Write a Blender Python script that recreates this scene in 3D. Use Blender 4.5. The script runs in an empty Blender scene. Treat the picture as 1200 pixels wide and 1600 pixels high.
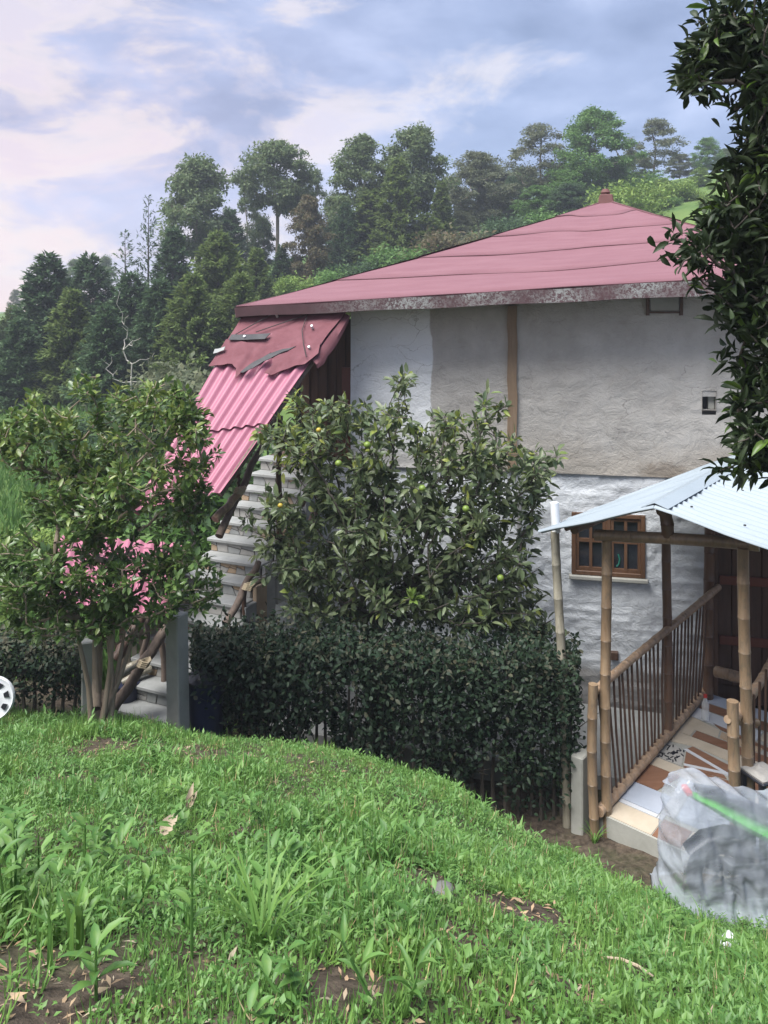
import bpy, bmesh, math, random
import numpy as np
from mathutils import Vector, Matrix
random.seed(7); RNG = np.random.default_rng(7)
SC = bpy.context.scene
COL = SC.collection
R = math.radians
F = 1250.0; EYE = 5.0; HY = 500.0

# ---------------------------------------------------------------- camera
cam = bpy.data.cameras.new('camera'); camo = bpy.data.objects.new('camera', cam); COL.objects.link(camo)
camo.location = (0, 0, EYE); camo.rotation_euler = (R(90), 0, 0)
cam.sensor_fit = 'HORIZONTAL'; cam.sensor_width = 36; cam.lens = 36*F/1200
cam.shift_y = -(800-HY)/1200; cam.clip_start = .05; cam.clip_end = 2000
SC.camera = camo

# ---------------------------------------------------------------- world, sun, exposure
SUN_EL, SUN_AZ = R(62), R(228)
w = bpy.data.worlds.new('World'); SC.world = w; w.use_nodes = True
nt = w.node_tree; nt.nodes.clear()
def wn(t, **k):
    n = nt.nodes.new(t)
    for a, b in k.items(): setattr(n, a, b)
    return n
def wl(a, b): nt.links.new(a, b)
def wmath(op, a, b=None, clamp=False):
    n = wn('ShaderNodeMath', operation=op, use_clamp=clamp)
    for i, v in enumerate((a, b)):
        if v is None: continue
        if isinstance(v, (int, float)): n.inputs[i].default_value = v
        else: wl(v, n.inputs[i])
    return n.outputs[0]
def wmix(f, a, b):
    n = wn('ShaderNodeMix', data_type='RGBA')
    for s, v in ((0, f), (6, a), (7, b)):
        if isinstance(v, (int, float)): n.inputs[s].default_value = v
        elif isinstance(v, tuple): n.inputs[s].default_value = v
        else: wl(v, n.inputs[s])
    return n.outputs[2]
def wramp(v, pts):
    n = wn('ShaderNodeValToRGB'); e = n.color_ramp.elements
    while len(e) < len(pts): e.new(.5)
    for i, (p, c) in enumerate(pts):
        e[i].position = p; e[i].color = c if isinstance(c, tuple) else (c, c, c, 1)
    wl(v, n.inputs[0]); return n.outputs[0]
sky = wn('ShaderNodeTexSky', sky_type='NISHITA', sun_disc=False)
sky.sun_elevation = SUN_EL; sky.sun_rotation = SUN_AZ; sky.altitude = 1700
tc = wn('ShaderNodeTexCoord'); sp = wn('ShaderNodeSeparateXYZ'); wl(tc.outputs['Generated'], sp.inputs[0])
SKYOFF = 21.0
def wnoise(sc, det, rough, off=0.0, stretch=2.1, dist=.25):
    m = wn('ShaderNodeMapping'); m.inputs['Location'].default_value = (off, off*.7, off*1.3); m.inputs['Scale'].default_value = (1, 1, stretch)
    wl(tc.outputs['Generated'], m.inputs[0])
    n = wn('ShaderNodeTexNoise'); n.inputs['Scale'].default_value = sc; n.inputs['Detail'].default_value = det; n.inputs['Roughness'].default_value = rough
    n.inputs['Distortion'].default_value = dist
    wl(m.outputs[0], n.inputs['Vector']); return n.outputs['Fac']
n1 = wnoise(4.6, 10, .62, SKYOFF, 2.4, .4); n2 = wnoise(5.5, 6, .55, SKYOFF+1.9); n3 = wnoise(2.2, 3, .5, SKYOFF+5.1)
CK = 2.5
def K3(r, g, b): return (r*CK, g*CK, b*CK, 1)
body = wramp(n2, [(.3, K3(.18, .225, .35)), (.5, K3(.27, .325, .48)), (.7, K3(.40, .455, .62))])
# warmth towards the low western sky (left), where the sun goes down behind the clouds
west = wmath('MULTIPLY', wmath('SUBTRACT', 1.0, wmath('MULTIPLY', wmath('MAXIMUM', sp.outputs[2], 0.0), 2.1), True),
             wramp(wmath('ADD', wmath('MULTIPLY', sp.outputs[0], -1.3), .40), [(0.25, 0.0), (.75, 1.0)]))
gapc = wmix(west, K3(.55, .54, .60), K3(.68, .46, .41))
rim = wmix(west, K3(.64, .59, .58), K3(.80, .58, .42))
body2 = wmix(wmath('MULTIPLY', west, .42), body, K3(.58, .42, .48))
lefty = wmath('ADD', wmath('MULTIPLY', sp.outputs[0], -.34), wmath('MULTIPLY', wmath('SUBTRACT', n3, .5), .35))
gv = wmath('ADD', n1, lefty)
gap = wramp(gv, [(.51, 0.0), (.67, 1.0)])
edge = wramp(gv, [(.57, 0.0), (.62, 1.0), (.70, 0.0)])
cl = wmix(wmath('MULTIPLY', gap, .85), body2, wmix(edge, gapc, rim))
cc = wmix(.93, sky.outputs[0], cl)
bg = wn('ShaderNodeBackground'); bg.inputs[1].default_value = .1; wl(cc, bg.inputs[0])
wo = wn('ShaderNodeOutputWorld'); wl(bg.outputs[0], wo.inputs[0])
sl = bpy.data.lights.new('sun', 'SUN'); so = bpy.data.objects.new('sun', sl); COL.objects.link(so)
sl.energy = 1.5; sl.angle = R(42); sl.color = (1, .97, .92)
sd = Vector((math.sin(SUN_AZ)*math.cos(SUN_EL), math.cos(SUN_AZ)*math.cos(SUN_EL), math.sin(SUN_EL)))
so.rotation_euler = sd.to_track_quat('Z', 'Y').to_euler(); so.location = (0, -10, 30)
SC.view_settings.view_transform = 'Standard'; SC.view_settings.look = 'None'
SC.view_settings.exposure = 2.55; SC.view_settings.gamma = 1
SC.render.engine = 'CYCLES'
SC.cycles.use_denoising = True
SC.cycles.max_bounces = 6; SC.cycles.transparent_max_bounces = 8; SC.cycles.volume_bounces = 0

# ---------------------------------------------------------------- helpers
def P(px, py, D): return Vector(((px-600)/F*D, D, EYE-(py-HY)/F*D))
def tag(o, label, cat, group=None):
    o['label'] = label; o['category'] = cat
    if group: o['group'] = group
    return o
def empty(name, loc, rz=0, label=None, cat=None, group=None):
    o = bpy.data.objects.new(name, None); COL.objects.link(o); o.location = loc; o.rotation_euler = (0, 0, rz)
    o.empty_display_size = .1
    if label: tag(o, label, cat, group)
    return o
def link(name, me, mat=None, parent=None, loc=(0, 0, 0)):
    o = bpy.data.objects.new(name, me); COL.objects.link(o)
    if mat and not me.materials: me.materials.append(mat)
    o.parent = parent; o.location = loc
    return o
def npmesh(name, V, Fc, smooth=False):
    """V (n,3), Fc: array (m,k) or list of such arrays"""
    me = bpy.data.meshes.new(name)
    Fl = Fc if isinstance(Fc, list) else [Fc]
    Fl = [np.asarray(f, dtype=np.int32) for f in Fl if len(f)]
    V = np.asarray(V, dtype=np.float32)
    me.vertices.add(len(V)); me.vertices.foreach_set('co', V.ravel())
    lo = np.concatenate([f.ravel() for f in Fl]); cnt = np.concatenate([np.full(len(f), f.shape[1], np.int32) for f in Fl])
    st = np.concatenate([[0], np.cumsum(cnt)[:-1]]).astype(np.int32)
    me.loops.add(len(lo)); me.loops.foreach_set('vertex_index', lo.astype(np.int32))
    me.polygons.add(len(cnt)); me.polygons.foreach_set('loop_start', st)
    try: me.polygons.foreach_set('loop_total', cnt)
    except Exception: pass
    me.update(calc_edges=True); me.validate()
    if smooth: me.polygons.foreach_set('use_smooth', np.ones(len(cnt), bool))
    return me
class MB:
    def __init__(s): s.v = []; s.f = []
    def add(s, vs, fs):
        n = len(s.v); s.v += [tuple(v) for v in vs]; s.f += [tuple(n+i for i in f) for f in fs]; return s
    def box(s, a, b):
        (x0, y0, z0), (x1, y1, z1) = a, b
        return s.hexa([(x0, y0, z0), (x1, y0, z0), (x1, y1, z0), (x0, y1, z0), (x0, y0, z1), (x1, y0, z1), (x1, y1, z1), (x0, y1, z1)])
    def hexa(s, p): return s.add(p, [(3, 2, 1, 0), (4, 5, 6, 7), (0, 1, 5, 4), (1, 2, 6, 5), (2, 3, 7, 6), (3, 0, 4, 7)])
    def bar(s, a, b, wd, h, up=(0, 0, 1)):
        a = Vector(a); b = Vector(b); d = (b-a).normalized(); u = Vector(up); x = d.cross(u)
        if x.length < 1e-3: x = d.cross(Vector((1, 0, 0)))
        x.normalize(); u = x.cross(d); x = x*wd/2; u = u*h/2
        return s.hexa([a-x-u, a+x-u, b+x-u, b-x-u, a-x+u, a+x+u, b+x+u, b-x+u])
    def prism(s, poly, n, t):
        """poly: list of 3d points, extruded by n*t"""
        n = Vector(n)*t; k = len(poly); a = [Vector(p) for p in poly]
        return s.add(a+[p+n for p in a], [tuple(range(k))[::-1], tuple(range(k, 2*k))]+[(i, (i+1) % k, k+(i+1) % k, k+i) for i in range(k)])
    def tube(s, pts, rad, n=8, cap=True):
        pts = [Vector(p) for p in pts]; m = len(pts)
        if not hasattr(rad, '__len__'): rad = [rad]*m
        ref = None; rings = []
        for i in range(m):
            d = (pts[min(i+1, m-1)]-pts[max(i-1, 0)]).normalized()
            if ref is None:
                ref = d.cross(Vector((0, 0, 1)))
                if ref.length < .1: ref = d.cross(Vector((1, 0, 0)))
            ref = (ref-d*ref.dot(d)).normalized(); b = d.cross(ref)
            rings.append([pts[i]+(ref*math.cos(2*math.pi*k/n)+b*math.sin(2*math.pi*k/n))*rad[i] for k in range(n)])
        vs = [p for r in rings for p in r]
        fs = [(i*n+k, i*n+(k+1) % n, (i+1)*n+(k+1) % n, (i+1)*n+k) for i in range(m-1) for k in range(n)]
        if cap: fs += [tuple(range(n))[::-1], tuple((m-1)*n+k for k in range(n))]
        return s.add(vs, fs)
    def build(s, name, mat, parent=None, smooth=False, bevel=0, off=None, loc=(0, 0, 0)):
        me = bpy.data.meshes.new(name)
        v = s.v if off is None else [(a-off[0], b-off[1], c-off[2]) for a, b, c in s.v]
        me.from_pydata(v, [], s.f); me.update()
        if bevel:
            bm = bmesh.new(); bm.from_mesh(me)
            bmesh.ops.bevel(bm, geom=bm.edges[:], offset=bevel, segments=1, affect='EDGES', profile=.5)
            bm.to_mesh(me); bm.free()
        if smooth:
            me.polygons.foreach_set('use_smooth', np.ones(len(me.polygons), bool))
            me.set_sharp_from_angle(angle=R(45))
        return link(name, me, mat, parent, loc)

def hsh(i, j, k=0):
    n = (np.asarray(i).astype(np.int64)*374761393+np.asarray(j).astype(np.int64)*668265263+np.asarray(k).astype(np.int64)*1274126177) & 0xffffffff
    n = ((n ^ (n >> 13))*1103515245+12345) & 0xffffffff
    n = ((n ^ (n >> 15))*2246822519) & 0xffffffff
    return ((n ^ (n >> 16)) & 0xffff)/65535.0
def vn(x, y, seed=0):
    x = np.asarray(x, float); y = np.asarray(y, float)
    i = np.floor(x); j = np.floor(y); a = x-i; b = y-j; a = a*a*(3-2*a); b = b*b*(3-2*b)
    return (hsh(i, j, seed)*(1-a)+hsh(i+1, j, seed)*a)*(1-b)+(hsh(i, j+1, seed)*(1-a)+hsh(i+1, j+1, seed)*a)*b
def fbm(x, y, o=4, seed=0):
    t = 0; am = .5
    for k in range(o): t = t+am*(vn(x, y, seed+k)-.5); x = x*2.03+3.1; y = y*2.03+1.7; am *= .5
    return t

# ---------------------------------------------------------------- materials
class NT:
    def __init__(s, name):
        s.m = bpy.data.materials.new(name); s.m.use_nodes = True; s.t = s.m.node_tree; s.t.nodes.clear()
        s.out = s.t.nodes.new('ShaderNodeOutputMaterial')
    def n(s, typ, **k):
        n = s.t.nodes.new(typ)
        for a, b in k.items(): setattr(n, a, b)
        return n
    def l(s, a, b): s.t.links.new(a, b)
    def put(s, inp, v):
        if v is None: return
        if hasattr(v, 'is_output') or hasattr(v, 'links'): s.l(v, inp)
        else: inp.default_value = v
    def co(s, kind='Object', scale=(1, 1, 1), loc=(0, 0, 0), rot=(0, 0, 0)):
        c = s.n('ShaderNodeTexCoord'); m = s.n('ShaderNodeMapping'); m.inputs['Scale'].default_value = scale; m.inputs['Location'].default_value = loc; m.inputs['Rotation'].default_value = rot
        s.l(c.outputs[kind], m.inputs[0]); return m.outputs[0]
    def noise(s, sc, det=4, rough=.5, vec=None, dist=0):
        n = s.n('ShaderNodeTexNoise'); n.inputs['Scale'].default_value = sc; n.inputs['Detail'].default_value = det; n.inputs['Roughness'].default_value = rough; n.inputs['Distortion'].default_value = dist
        if vec is not None: s.l(vec, n.inputs['Vector'])
        return n.outputs['Fac']
    def ramp(s, v, pts, interp='LINEAR'):
        n = s.n('ShaderNodeValToRGB'); e = n.color_ramp.elements; n.color_ramp.interpolation = interp
        while len(e) < len(pts): e.new(.5)
        for i, (p, c) in enumerate(pts):
            e[i].position = p; e[i].color = (c[0], c[1], c[2], 1) if hasattr(c, '__len__') else (c, c, c, 1)
        s.l(v, n.inputs[0]); return n.outputs[0]
    def mix(s, f, a, b, bt='MIX'):
        n = s.n('ShaderNodeMix', data_type='RGBA', blend_type=bt)
        for i, v in ((0, f), (6, a), (7, b)):
            if isinstance(v, tuple) and len(v) == 3: v = v+(1,)
            s.put(n.inputs[i], v)
        return n.outputs[2]
    def math(s, op, a, b=None, clamp=False):
        n = s.n('ShaderNodeMath', operation=op, use_clamp=clamp); s.put(n.inputs[0], a); s.put(n.inputs[1], b); return n.outputs[0]
    def bump(s, h, st=.5, d=.01, nrm=None):
        b = s.n('ShaderNodeBump'); b.inputs['Strength'].default_value = st; b.inputs['Distance'].default_value = d; s.l(h, b.inputs['Height'])
        if nrm is not None: s.l(nrm, b.inputs['Normal'])
        return b.outputs[0]
    def bsdf(s, col, rough=.6, bump=None, metal=0, spec=.5, coat=0):
        p = s.n('ShaderNodeBsdfPrincipled')
        if isinstance(col, tuple) and len(col) == 3: col = col+(1,)
        s.put(p.inputs['Base Color'], col); s.put(p.inputs['Roughness'], rough); p.inputs['Metallic'].default_value = metal
        p.inputs['Specular IOR Level'].default_value = spec; p.inputs['Coat Weight'].default_value = coat
        if bump is not None: s.l(bump, p.inputs['Normal'])
        return p.outputs[0]
    def done(s, sh): s.l(sh, s.out.inputs['Surface']); return s.m
    def rnd(s):
        g = s.n('ShaderNodeNewGeometry'); o = s.n('ShaderNodeObjectInfo')
        return s.math('FRACT', s.math('ADD', g.outputs['Random Per Island'], o.outputs['Random']))
M = {}
def simple(key, c1, c2, sc=6, rough=.7, bs=.3, bd=.01, stretch=(1, 1, 1), metal=0, spec=.5, det=6):
    t = NT(key); v = t.co(scale=stretch); n = t.noise(sc, det, .6, v); n2 = t.noise(sc*4.3, 5, .6, v)
    c = t.mix(t.ramp(n, [(.3, 0), (.7, 1)]), c1, c2)
    c = t.mix(t.math('MULTIPLY', n2, .3), c, tuple(x*.5 for x in c1))
    M[key] = t.done(t.bsdf(c, rough, t.bump(n2, bs, bd), metal, spec)); return M[key]
def leafmat(key, cols, rough=.45, transl=.25, spec=.4, big=.0):
    t = NT(key); r = t.rnd(); k = len(cols)
    c = t.ramp(r, [(i/(k-1), cc) for i, cc in enumerate(cols)])
    g = t.n('ShaderNodeNewGeometry')
    n = t.noise(1.3, 3, .5, t.co())
    c = t.mix(t.ramp(n, [(.4, 0), (.65, .3)]), c, tuple(x*.75 for x in cols[0]))
    n = t.noise(2.7, 4, .6, t.co()); c = t.mix(t.ramp(n, [(.45, 0), (.7, .35)]), c, (min(1, cols[1][0]*1.9), cols[1][1]*1.35, cols[1][2]*1.1))
    p = t.bsdf(c, rough, None, 0, spec)
    tr = t.n('ShaderNodeBsdfTranslucent'); t.l(t.mix(.5, c, (.25, .4, .04), 'MIX') if big else c, tr.inputs[0])
    ms = t.n('ShaderNodeMixShader'); ms.inputs[0].default_value = transl; t.l(p, ms.inputs[1]); t.l(tr.outputs[0], ms.inputs[2])
    M[key] = t.done(ms.outputs[0]); return M[key]

simple('wood_dark', (.055, .03, .02), (.11, .06, .04), 3, .6, .4, .004, (6, 6, .6))
simple('wood_pole', (.10, .075, .06), (.19, .14, .11), 4, .75, .5, .004, (8, 8, .8))
simple('wood_window', (.085, .042, .022), (.125, .066, .036), 4, .5, .3, .002, (6, 6, 1))
simple('wood_board', (.19, .13, .08), (.25, .18, .12), 5, .85, .5, .004, (7, 7, .7))
simple('bark_pale', (.22, .17, .12), (.32, .26, .20), 6, .85, .8, .01, (3, 3, .7))
simple('bark_dark', (.06, .05, .042), (.11, .095, .08), 6, .9, .8, .01, (3, 3, .7))
simple('bark_euc', (.26, .22, .18), (.16, .13, .10), 2, .9, .5, .02, (2, 2, .4))
simple('concrete', (.27, .275, .25), (.37, .37, .34), 3, .9, .5, .006)
simple('concrete_dark', (.10, .10, .095), (.17, .165, .155), 3, .9, .5, .006)
simple('white_slab', (.34, .35, .35), (.24, .25, .245), 5, .7, .4, .006)
simple('stone_tan', (.36, .25, .16), (.44, .35, .25), 6, .7, .4, .004)
simple('stone_grey', (.30, .295, .28), (.40, .39, .37), 6, .7, .4, .004)
simple('mortar', (.17, .16, .15), (.25, .24, .22), 8, .9, .5, .005)
simple('black_plastic', (.012, .014, .022), (.02, .022, .03), 4, .4, .1, .002)
simple('navy_plastic', (.01, .016, .045), (.016, .022, .06), 4, .4, .1, .002)
simple('rubber', (.02, .02, .02), (.035, .035, .035), 9, .8, .3, .003)
simple('white_plastic', (.72, .76, .80), (.78, .8, .83), 3, .35, .1, .001)
simple('red_plastic', (.55, .03, .03), (.6, .05, .04), 3, .35, .1, .001)
simple('metal_dark', (.07, .07, .075), (.12, .12, .12), 6, .4, .2, .002, metal=.6)
simple('rope', (.40, .33, .22), (.5, .42, .3), 30, .9, .8, .004)
simple('tile_brown', (.17, .085, .05), (.24, .13, .085), 2, .4, .15, .002, (1, 9, 1))
simple('tile_cream', (.42, .36, .28), (.50, .44, .36), 4, .4, .15, .002)
simple('tile_white', (.46, .48, .52), (.54, .56, .60), 3, .35, .1, .002)
simple('tile_bluegrey', (.33, .37, .45), (.4, .44, .52), 3, .35, .1, .002)
simple('cloth_grey', (.25, .24, .23), (.34, .33, .31), 12, .9, .5, .01)
simple('dry_leaf', (.33, .26, .18), (.42, .35, .26), 10, .8, .4, .003)
simple('soil', (.075, .052, .036), (.13, .095, .068), 5, .95, .9, .03)
simple('rock', (.11, .11, .105), (.17, .165, .16), 9, .9, .6, .006)
simple('roof_cap', (.11, .045, .042), (.15, .065, .06), 6, .8, .4, .006)
simple('pink_far', (.55, .22, .28), (.62, .27, .33), 3, .5, .2, .003)
simple('lime', (.12, .62, .06), (.16, .7, .09), 3, .35, .1, .001)
simple('pipe_grey', (.22, .22, .23), (.3, .3, .3), 4, .6, .2, .002)
def bamboo(key, c1, c2):
    t = NT(key); v = t.co(scale=(9, 9, 1.2)); n = t.noise(3, 5, .6, v); n2 = t.noise(1.1, 3, .5, t.co())
    c = t.mix(t.ramp(n, [(.3, 0), (.7, 1)]), c1, c2); c = t.mix(t.ramp(n2, [(.45, 0), (.75, .65)]), c, tuple(x*.42 for x in c1)); n5 = t.noise(7, 6, .7, t.co(scale=(3, 3, 1)), .5); c = t.mix(t.ramp(n5, [(.5, 0), (.68, .7)]), c, (.10, .085, .065))
    M[key] = t.done(t.bsdf(c, .42, t.bump(n, .2, .003)))
bamboo('bamboo', (.19, .125, .075), (.27, .195, .125))
bamboo('bamboo_dark', (.105, .055, .034), (.15, .085, .054))
bamboo('bamboo_grey', (.22, .20, .155), (.32, .30, .24))
bamboo('bamboo_light', (.27, .175, .11), (.36, .26, .18))
# roof felt
t = NT('felt'); v = t.co(scale=(.5, 3, 3)); n = t.noise(3, 6, .65, v); fine = t.noise(160, 3, .6, t.co()); big = t.noise(.7, 4, .6, t.co())
c = t.mix(t.ramp(n, [(.3, 0), (.75, 1)]), (.172, .083, .101), (.212, .112, .132)); c = t.mix(t.ramp(big, [(.4, 0), (.8, .55)]), c, (.17, .085, .105))
M['felt'] = t.done(t.bsdf(c, .9, t.bump(fine, .35, .004, t.bump(n, .5, .02)), spec=.2))
t = NT('felt_dark'); v = t.co(); n = t.noise(5, 6, .65, v); fine = t.noise(150, 3, .6, v)
c = t.mix(t.ramp(n, [(.3, 0), (.7, 1)]), (.13, .05, .06), (.185, .08, .095))
M['felt_dark'] = t.done(t.bsdf(c, .88, t.bump(fine, .4, .004), spec=.2))
simple('felt_edge', (.11, .045, .055), (.15, .07, .08), 8, .9, .4, .004)
simple('felt_under', (.05, .05, .055), (.09, .09, .095), 8, .9, .4, .004)
# lichen spotted fascia
t = NT('fascia'); v = t.co(scale=(1, 1, 1)); n = t.noise(26, 8, .8, v, .8); b = t.noise(1.9, 5, .6, v); n3 = t.noise(5, 4, .6, v)
base = t.mix(n3, (.055, .032, .036), (.12, .06, .068)); xs = t.n('ShaderNodeSeparateXYZ'); t.l(t.co(), xs.inputs[0])
up = t.ramp(xs.outputs[0], [(0, 0), (1, 1)])
am = t.math('MULTIPLY', t.ramp(n, [(.46, 0), (.54, .9)]), t.math('MULTIPLY', t.ramp(b, [(.38, .1), (.58, 1)]), t.math('MULTIPLY', t.math('ADD', xs.outputs[0], .4), .9, True), True))
M['fascia'] = t.done(t.bsdf(t.mix(am, base, (.34, .36, .35)), .9, t.bump(n, .4, .006)))
# corrugated sheets
def sheetmat(key, c1, c2, dirt, rough=.5):
    t = NT(key); v = t.co(scale=(1, 1, 1)); n = t.noise(2.2, 5, .6, v); n2 = t.noise(14, 5, .7, v)
    c = t.mix(n, c1, c2); c = t.mix(t.ramp(n2, [(.55, 0), (.8, .5)]), c, dirt)
    M[key] = t.done(t.bsdf(c, rough, t.bump(n2, .1, .003)))
sheetmat('sheet_pink', (.30, .10, .155), (.355, .135, .195), (.20, .065, .095), .55)
sheetmat('sheet_white', (.22, .265, .305), (.27, .315, .355), (.17, .215, .255), .62)
# plaster walls (object coordinates: x along the wall, z up)
def wallmat(key, lower):
    t = NT(key); v = t.co(); s = t.n('ShaderNodeSeparateXYZ'); t.l(v, s.inputs[0]); x, z = s.outputs[0], s.outputs[2]
    n = t.noise(1.3, 6, .62, v); st = t.noise(2.2, 6, .6, t.co(scale=(1.6, 1, 1.0))); hz = t.noise(4, 8, .72, t.co(scale=(1, 1, 1.35)), .8); fine = t.noise(60, 5, .65, v); mid = t.noise(11, 5, .7, v)
    if not lower:
        c = t.mix(t.ramp(n, [(.3, 0), (.7, 1)]), (.37, .355, .33), (.47, .455, .43))
        c = t.mix(t.ramp(st, [(.42, 0), (.75, .6)]), c, (.28, .262, .24))
        c = t.mix(t.ramp(hz, [(.5, 0), (.72, .35)]), c, (.50, .48, .45))
        edge = t.math('ADD', x, t.math('MULTIPLY', t.math('SUBTRACT', t.noise(1.6, 4, .5, v), .5), .22))
        patch = t.ramp(t.math('MULTIPLY', edge, .5), [(.545, 1), (.552, 0)])
        c = t.mix(patch, c, t.mix(hz, (.66, .69, .715), (.75, .77, .785)))
        # damp stain low on the wall above the small porch
        d = t.math('ADD', t.math('POWER', t.math('SUBTRACT', x, 4.02), 2.0), t.math('MULTIPLY', t.math('POWER', t.math('SUBTRACT', z, 3.10), 2.0), 6.0))
        dm = t.ramp(t.math('ADD', d, t.math('MULTIPLY', t.math('SUBTRACT', mid, .5), .35)), [(.02, .85), (.14, 0)])
        c = t.mix(dm, c, (.13, .10, .075))
        low = t.ramp(t.math('ADD', z, t.math('MULTIPLY', n, .5)), [(0, 0), (1, 1)])
        g2 = t.ramp(t.math('MULTIPLY', t.math('ADD', z, t.math('MULTIPLY', t.math('SUBTRACT', n, .5), .8)), .2), [(.625, .55), (.70, 0)])
        c = t.mix(g2, c, (.33, .295, .25))
    else:
        c = t.mix(t.ramp(n, [(.3, 0), (.7, 1)]), (.53, .565, .605), (.63, .66, .695))
        c = t.mix(t.ramp(hz, [(.5, 0), (.75, .5)]), c, (.40, .425, .455))
        c = t.mix(t.ramp(mid, [(.62, 0), (.75, .6)]), c, (.36, .35, .34))
        g2 = t.ramp(t.math('MULTIPLY', t.math('ADD', z, t.math('MULTIPLY', t.math('SUBTRACT', n, .5), .5)), .5), [(.24, 1), (.34, 0)])
        c = t.mix(g2, c, (.27, .265, .26))
    vo = t.n('ShaderNodeTexVoronoi'); vo.feature = 'DISTANCE_TO_EDGE'; vo.inputs['Scale'].default_value = 1.5 if not lower else 2.6
    wv = t.n('ShaderNodeVectorMath', operation='ADD'); nz = t.n('ShaderNodeTexNoise'); nz.inputs['Scale'].default_value = 2.2; nz.inputs['Detail'].default_value = 6; t.l(v, nz.inputs['Vector'])
    t.l(t.co(scale=(1, 0, 2.2)), wv.inputs[0]); t.l(nz.outputs['Color'], wv.inputs[1]); t.l(wv.outputs[0], vo.inputs['Vector'])
    crk = t.math('MULTIPLY', t.ramp(vo.outputs[0], [(0, 1), (.016, 0)]), t.ramp(t.noise(1.1, 4, .6, t.co(loc=(3, 3, 3))), [(.5, 0), (.66, .6)]))
    c = t.mix(crk, c, (.12, .11, .10))
    spots = t.ramp(t.noise(38, 4, .7, v), [(.66, 0), (.74, .55)]); c = t.mix(spots, c, (.17, .16, .15))
    M[key] = t.done(t.bsdf(c, .92, t.bump(fine, .35, .008, t.bump(hz, .8, .04, t.bump(mid, .55, .03))), spec=.25))
wallmat('plaster_upper', False); wallmat('plaster_lower', True)
# window glass
t = NT('glass'); n = t.noise(3, 3, .5, t.co()); M['glass'] = t.done(t.bsdf(t.mix(n, (.012, .014, .018), (.03, .035, .045)), .08, spec=.6))
t = NT('glass_green'); M['glass_green'] = t.done(t.bsdf((.02, .13, .10), .25))
# thin plastic film
t = NT('film'); v = t.co(); n = t.noise(2.4, 2.5, .5, t.co(scale=(.8, 1, 2.0), rot=(0, .35, 0)), 1.6); n2 = t.noise(2.0, 5, .6, t.co(scale=(.8, 1, 1.8), rot=(0, .3, 0)), 1.2)
bmp = t.bump(n, .3, .04)
tr = t.n('ShaderNodeBsdfTransparent'); tr.inputs[0].default_value = (.97, .98, 1, 1)
p = t.bsdf((.66, .73, .84), .1, bmp, spec=1.0); tl = t.n('ShaderNodeBsdfTranslucent'); tl.inputs[0].default_value = (.7, .73, .79, 1)
m1 = t.n('ShaderNodeMixShader'); m1.inputs[0].default_value = .35; t.l(p, m1.inputs[1]); t.l(tl.outputs[0], m1.inputs[2])
m2 = t.n('ShaderNodeMixShader'); sz = t.n('ShaderNodeSeparateXYZ'); t.l(v, sz.inputs[0]); hem = t.ramp(sz.outputs[2], [(.10, .32), (.42, 0)]); t.l(t.math('ADD', hem, t.ramp(t.math('ADD', t.math('MULTIPLY', n, .5), t.math('MULTIPLY', n2, .5)), [(.36, .26), (.5, .42), (.64, .66)]), True), m2.inputs[0]); t.l(tr.outputs[0], m2.inputs[1]); t.l(m1.outputs[0], m2.inputs[2])
M['film'] = t.done(m2.outputs[0])
t = NT('clear_plastic'); tr = t.n('ShaderNodeBsdfTransparent'); p = t.bsdf((.75, .78, .8), .1); m2 = t.n('ShaderNodeMixShader'); m2.inputs[0].default_value = .45; t.l(tr.outputs[0], m2.inputs[1]); t.l(p, m2.inputs[2]); M['clear_plastic'] = t.done(m2.outputs[0])
# foliage
leafmat('leaf_bush', [(.05, .10, .028), (.09, .165, .045), (.15, .235, .07), (.07, .135, .045)], .3, .32, .6)
leafmat('leaf_bush_sunlit', [(.14, .22, .05), (.20, .27, .07), (.11, .18, .05)], .35, .3, .5)
leafmat('leaf_citrus', [(.06, .095, .045), (.105, .15, .07), (.17, .215, .115), (.075, .115, .055)], .4, .3, .5)
leafmat('leaf_citrus_highlight', [(.16, .24, .06), (.26, .31, .07), (.13, .20, .06)], .4, .35, .4)
leafmat('leaf_laurel', [(.014, .027, .011), (.025, .045, .017), (.042, .066, .026), (.019, .034, .014)], .5, .2, .3)
leafmat('leaf_laurel_new', [(.07, .14, .02), (.10, .18, .03), (.05, .11, .02)], .35, .3, .5)
leafmat('leaf_hedge', [(.010, .024, .014), (.018, .036, .020), (.032, .054, .03), (.02, .034, .022)], .5, .12, .2)
leafmat('leaf_hedge_dry', [(.045, .055, .035), (.07, .075, .05), (.04, .045, .03)], .6, .1, .2)
leafmat('grass', [(.08, .185, .042), (.12, .26, .06), (.195, .345, .09), (.095, .215, .05)], .5, .38, .3)
leafmat('weed', [(.07, .17, .042), (.11, .245, .062), (.175, .32, .088), (.085, .195, .05)], .45, .35, .35)
leafmat('straw', [(.34, .27, .15), (.45, .38, .23), (.26, .19, .11)], .8, .15, .2)
leafmat('leaf_euc', [(.085, .135, .062), (.125, .185, .08), (.18, .235, .11)], .55, .4, .3)
leafmat('leaf_conifer', [(.085, .135, .04), (.125, .185, .056), (.175, .235, .08)], .7, .4, .2)
leafmat('leaf_conifer_dark', [(.048, .094, .048), (.07, .124, .06), (.10, .165, .08)], .7, .35, .2)
leafmat('leaf_bright', [(.08, .17, .045), (.11, .22, .06), (.16, .28, .085)], .55, .4, .3)
leafmat('leaf_olive', [(.10, .125, .075), (.14, .17, .10), (.19, .215, .14)], .6, .4, .3)
leafmat('leaf_rust', [(.10, .105, .055), (.16, .13, .08), (.10, .13, .055)], .6, .4, .3)
leafmat('leaf_lime', [(.13, .22, .05), (.17, .27, .06), (.21, .30, .075)], .6, .3, .3)
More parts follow.
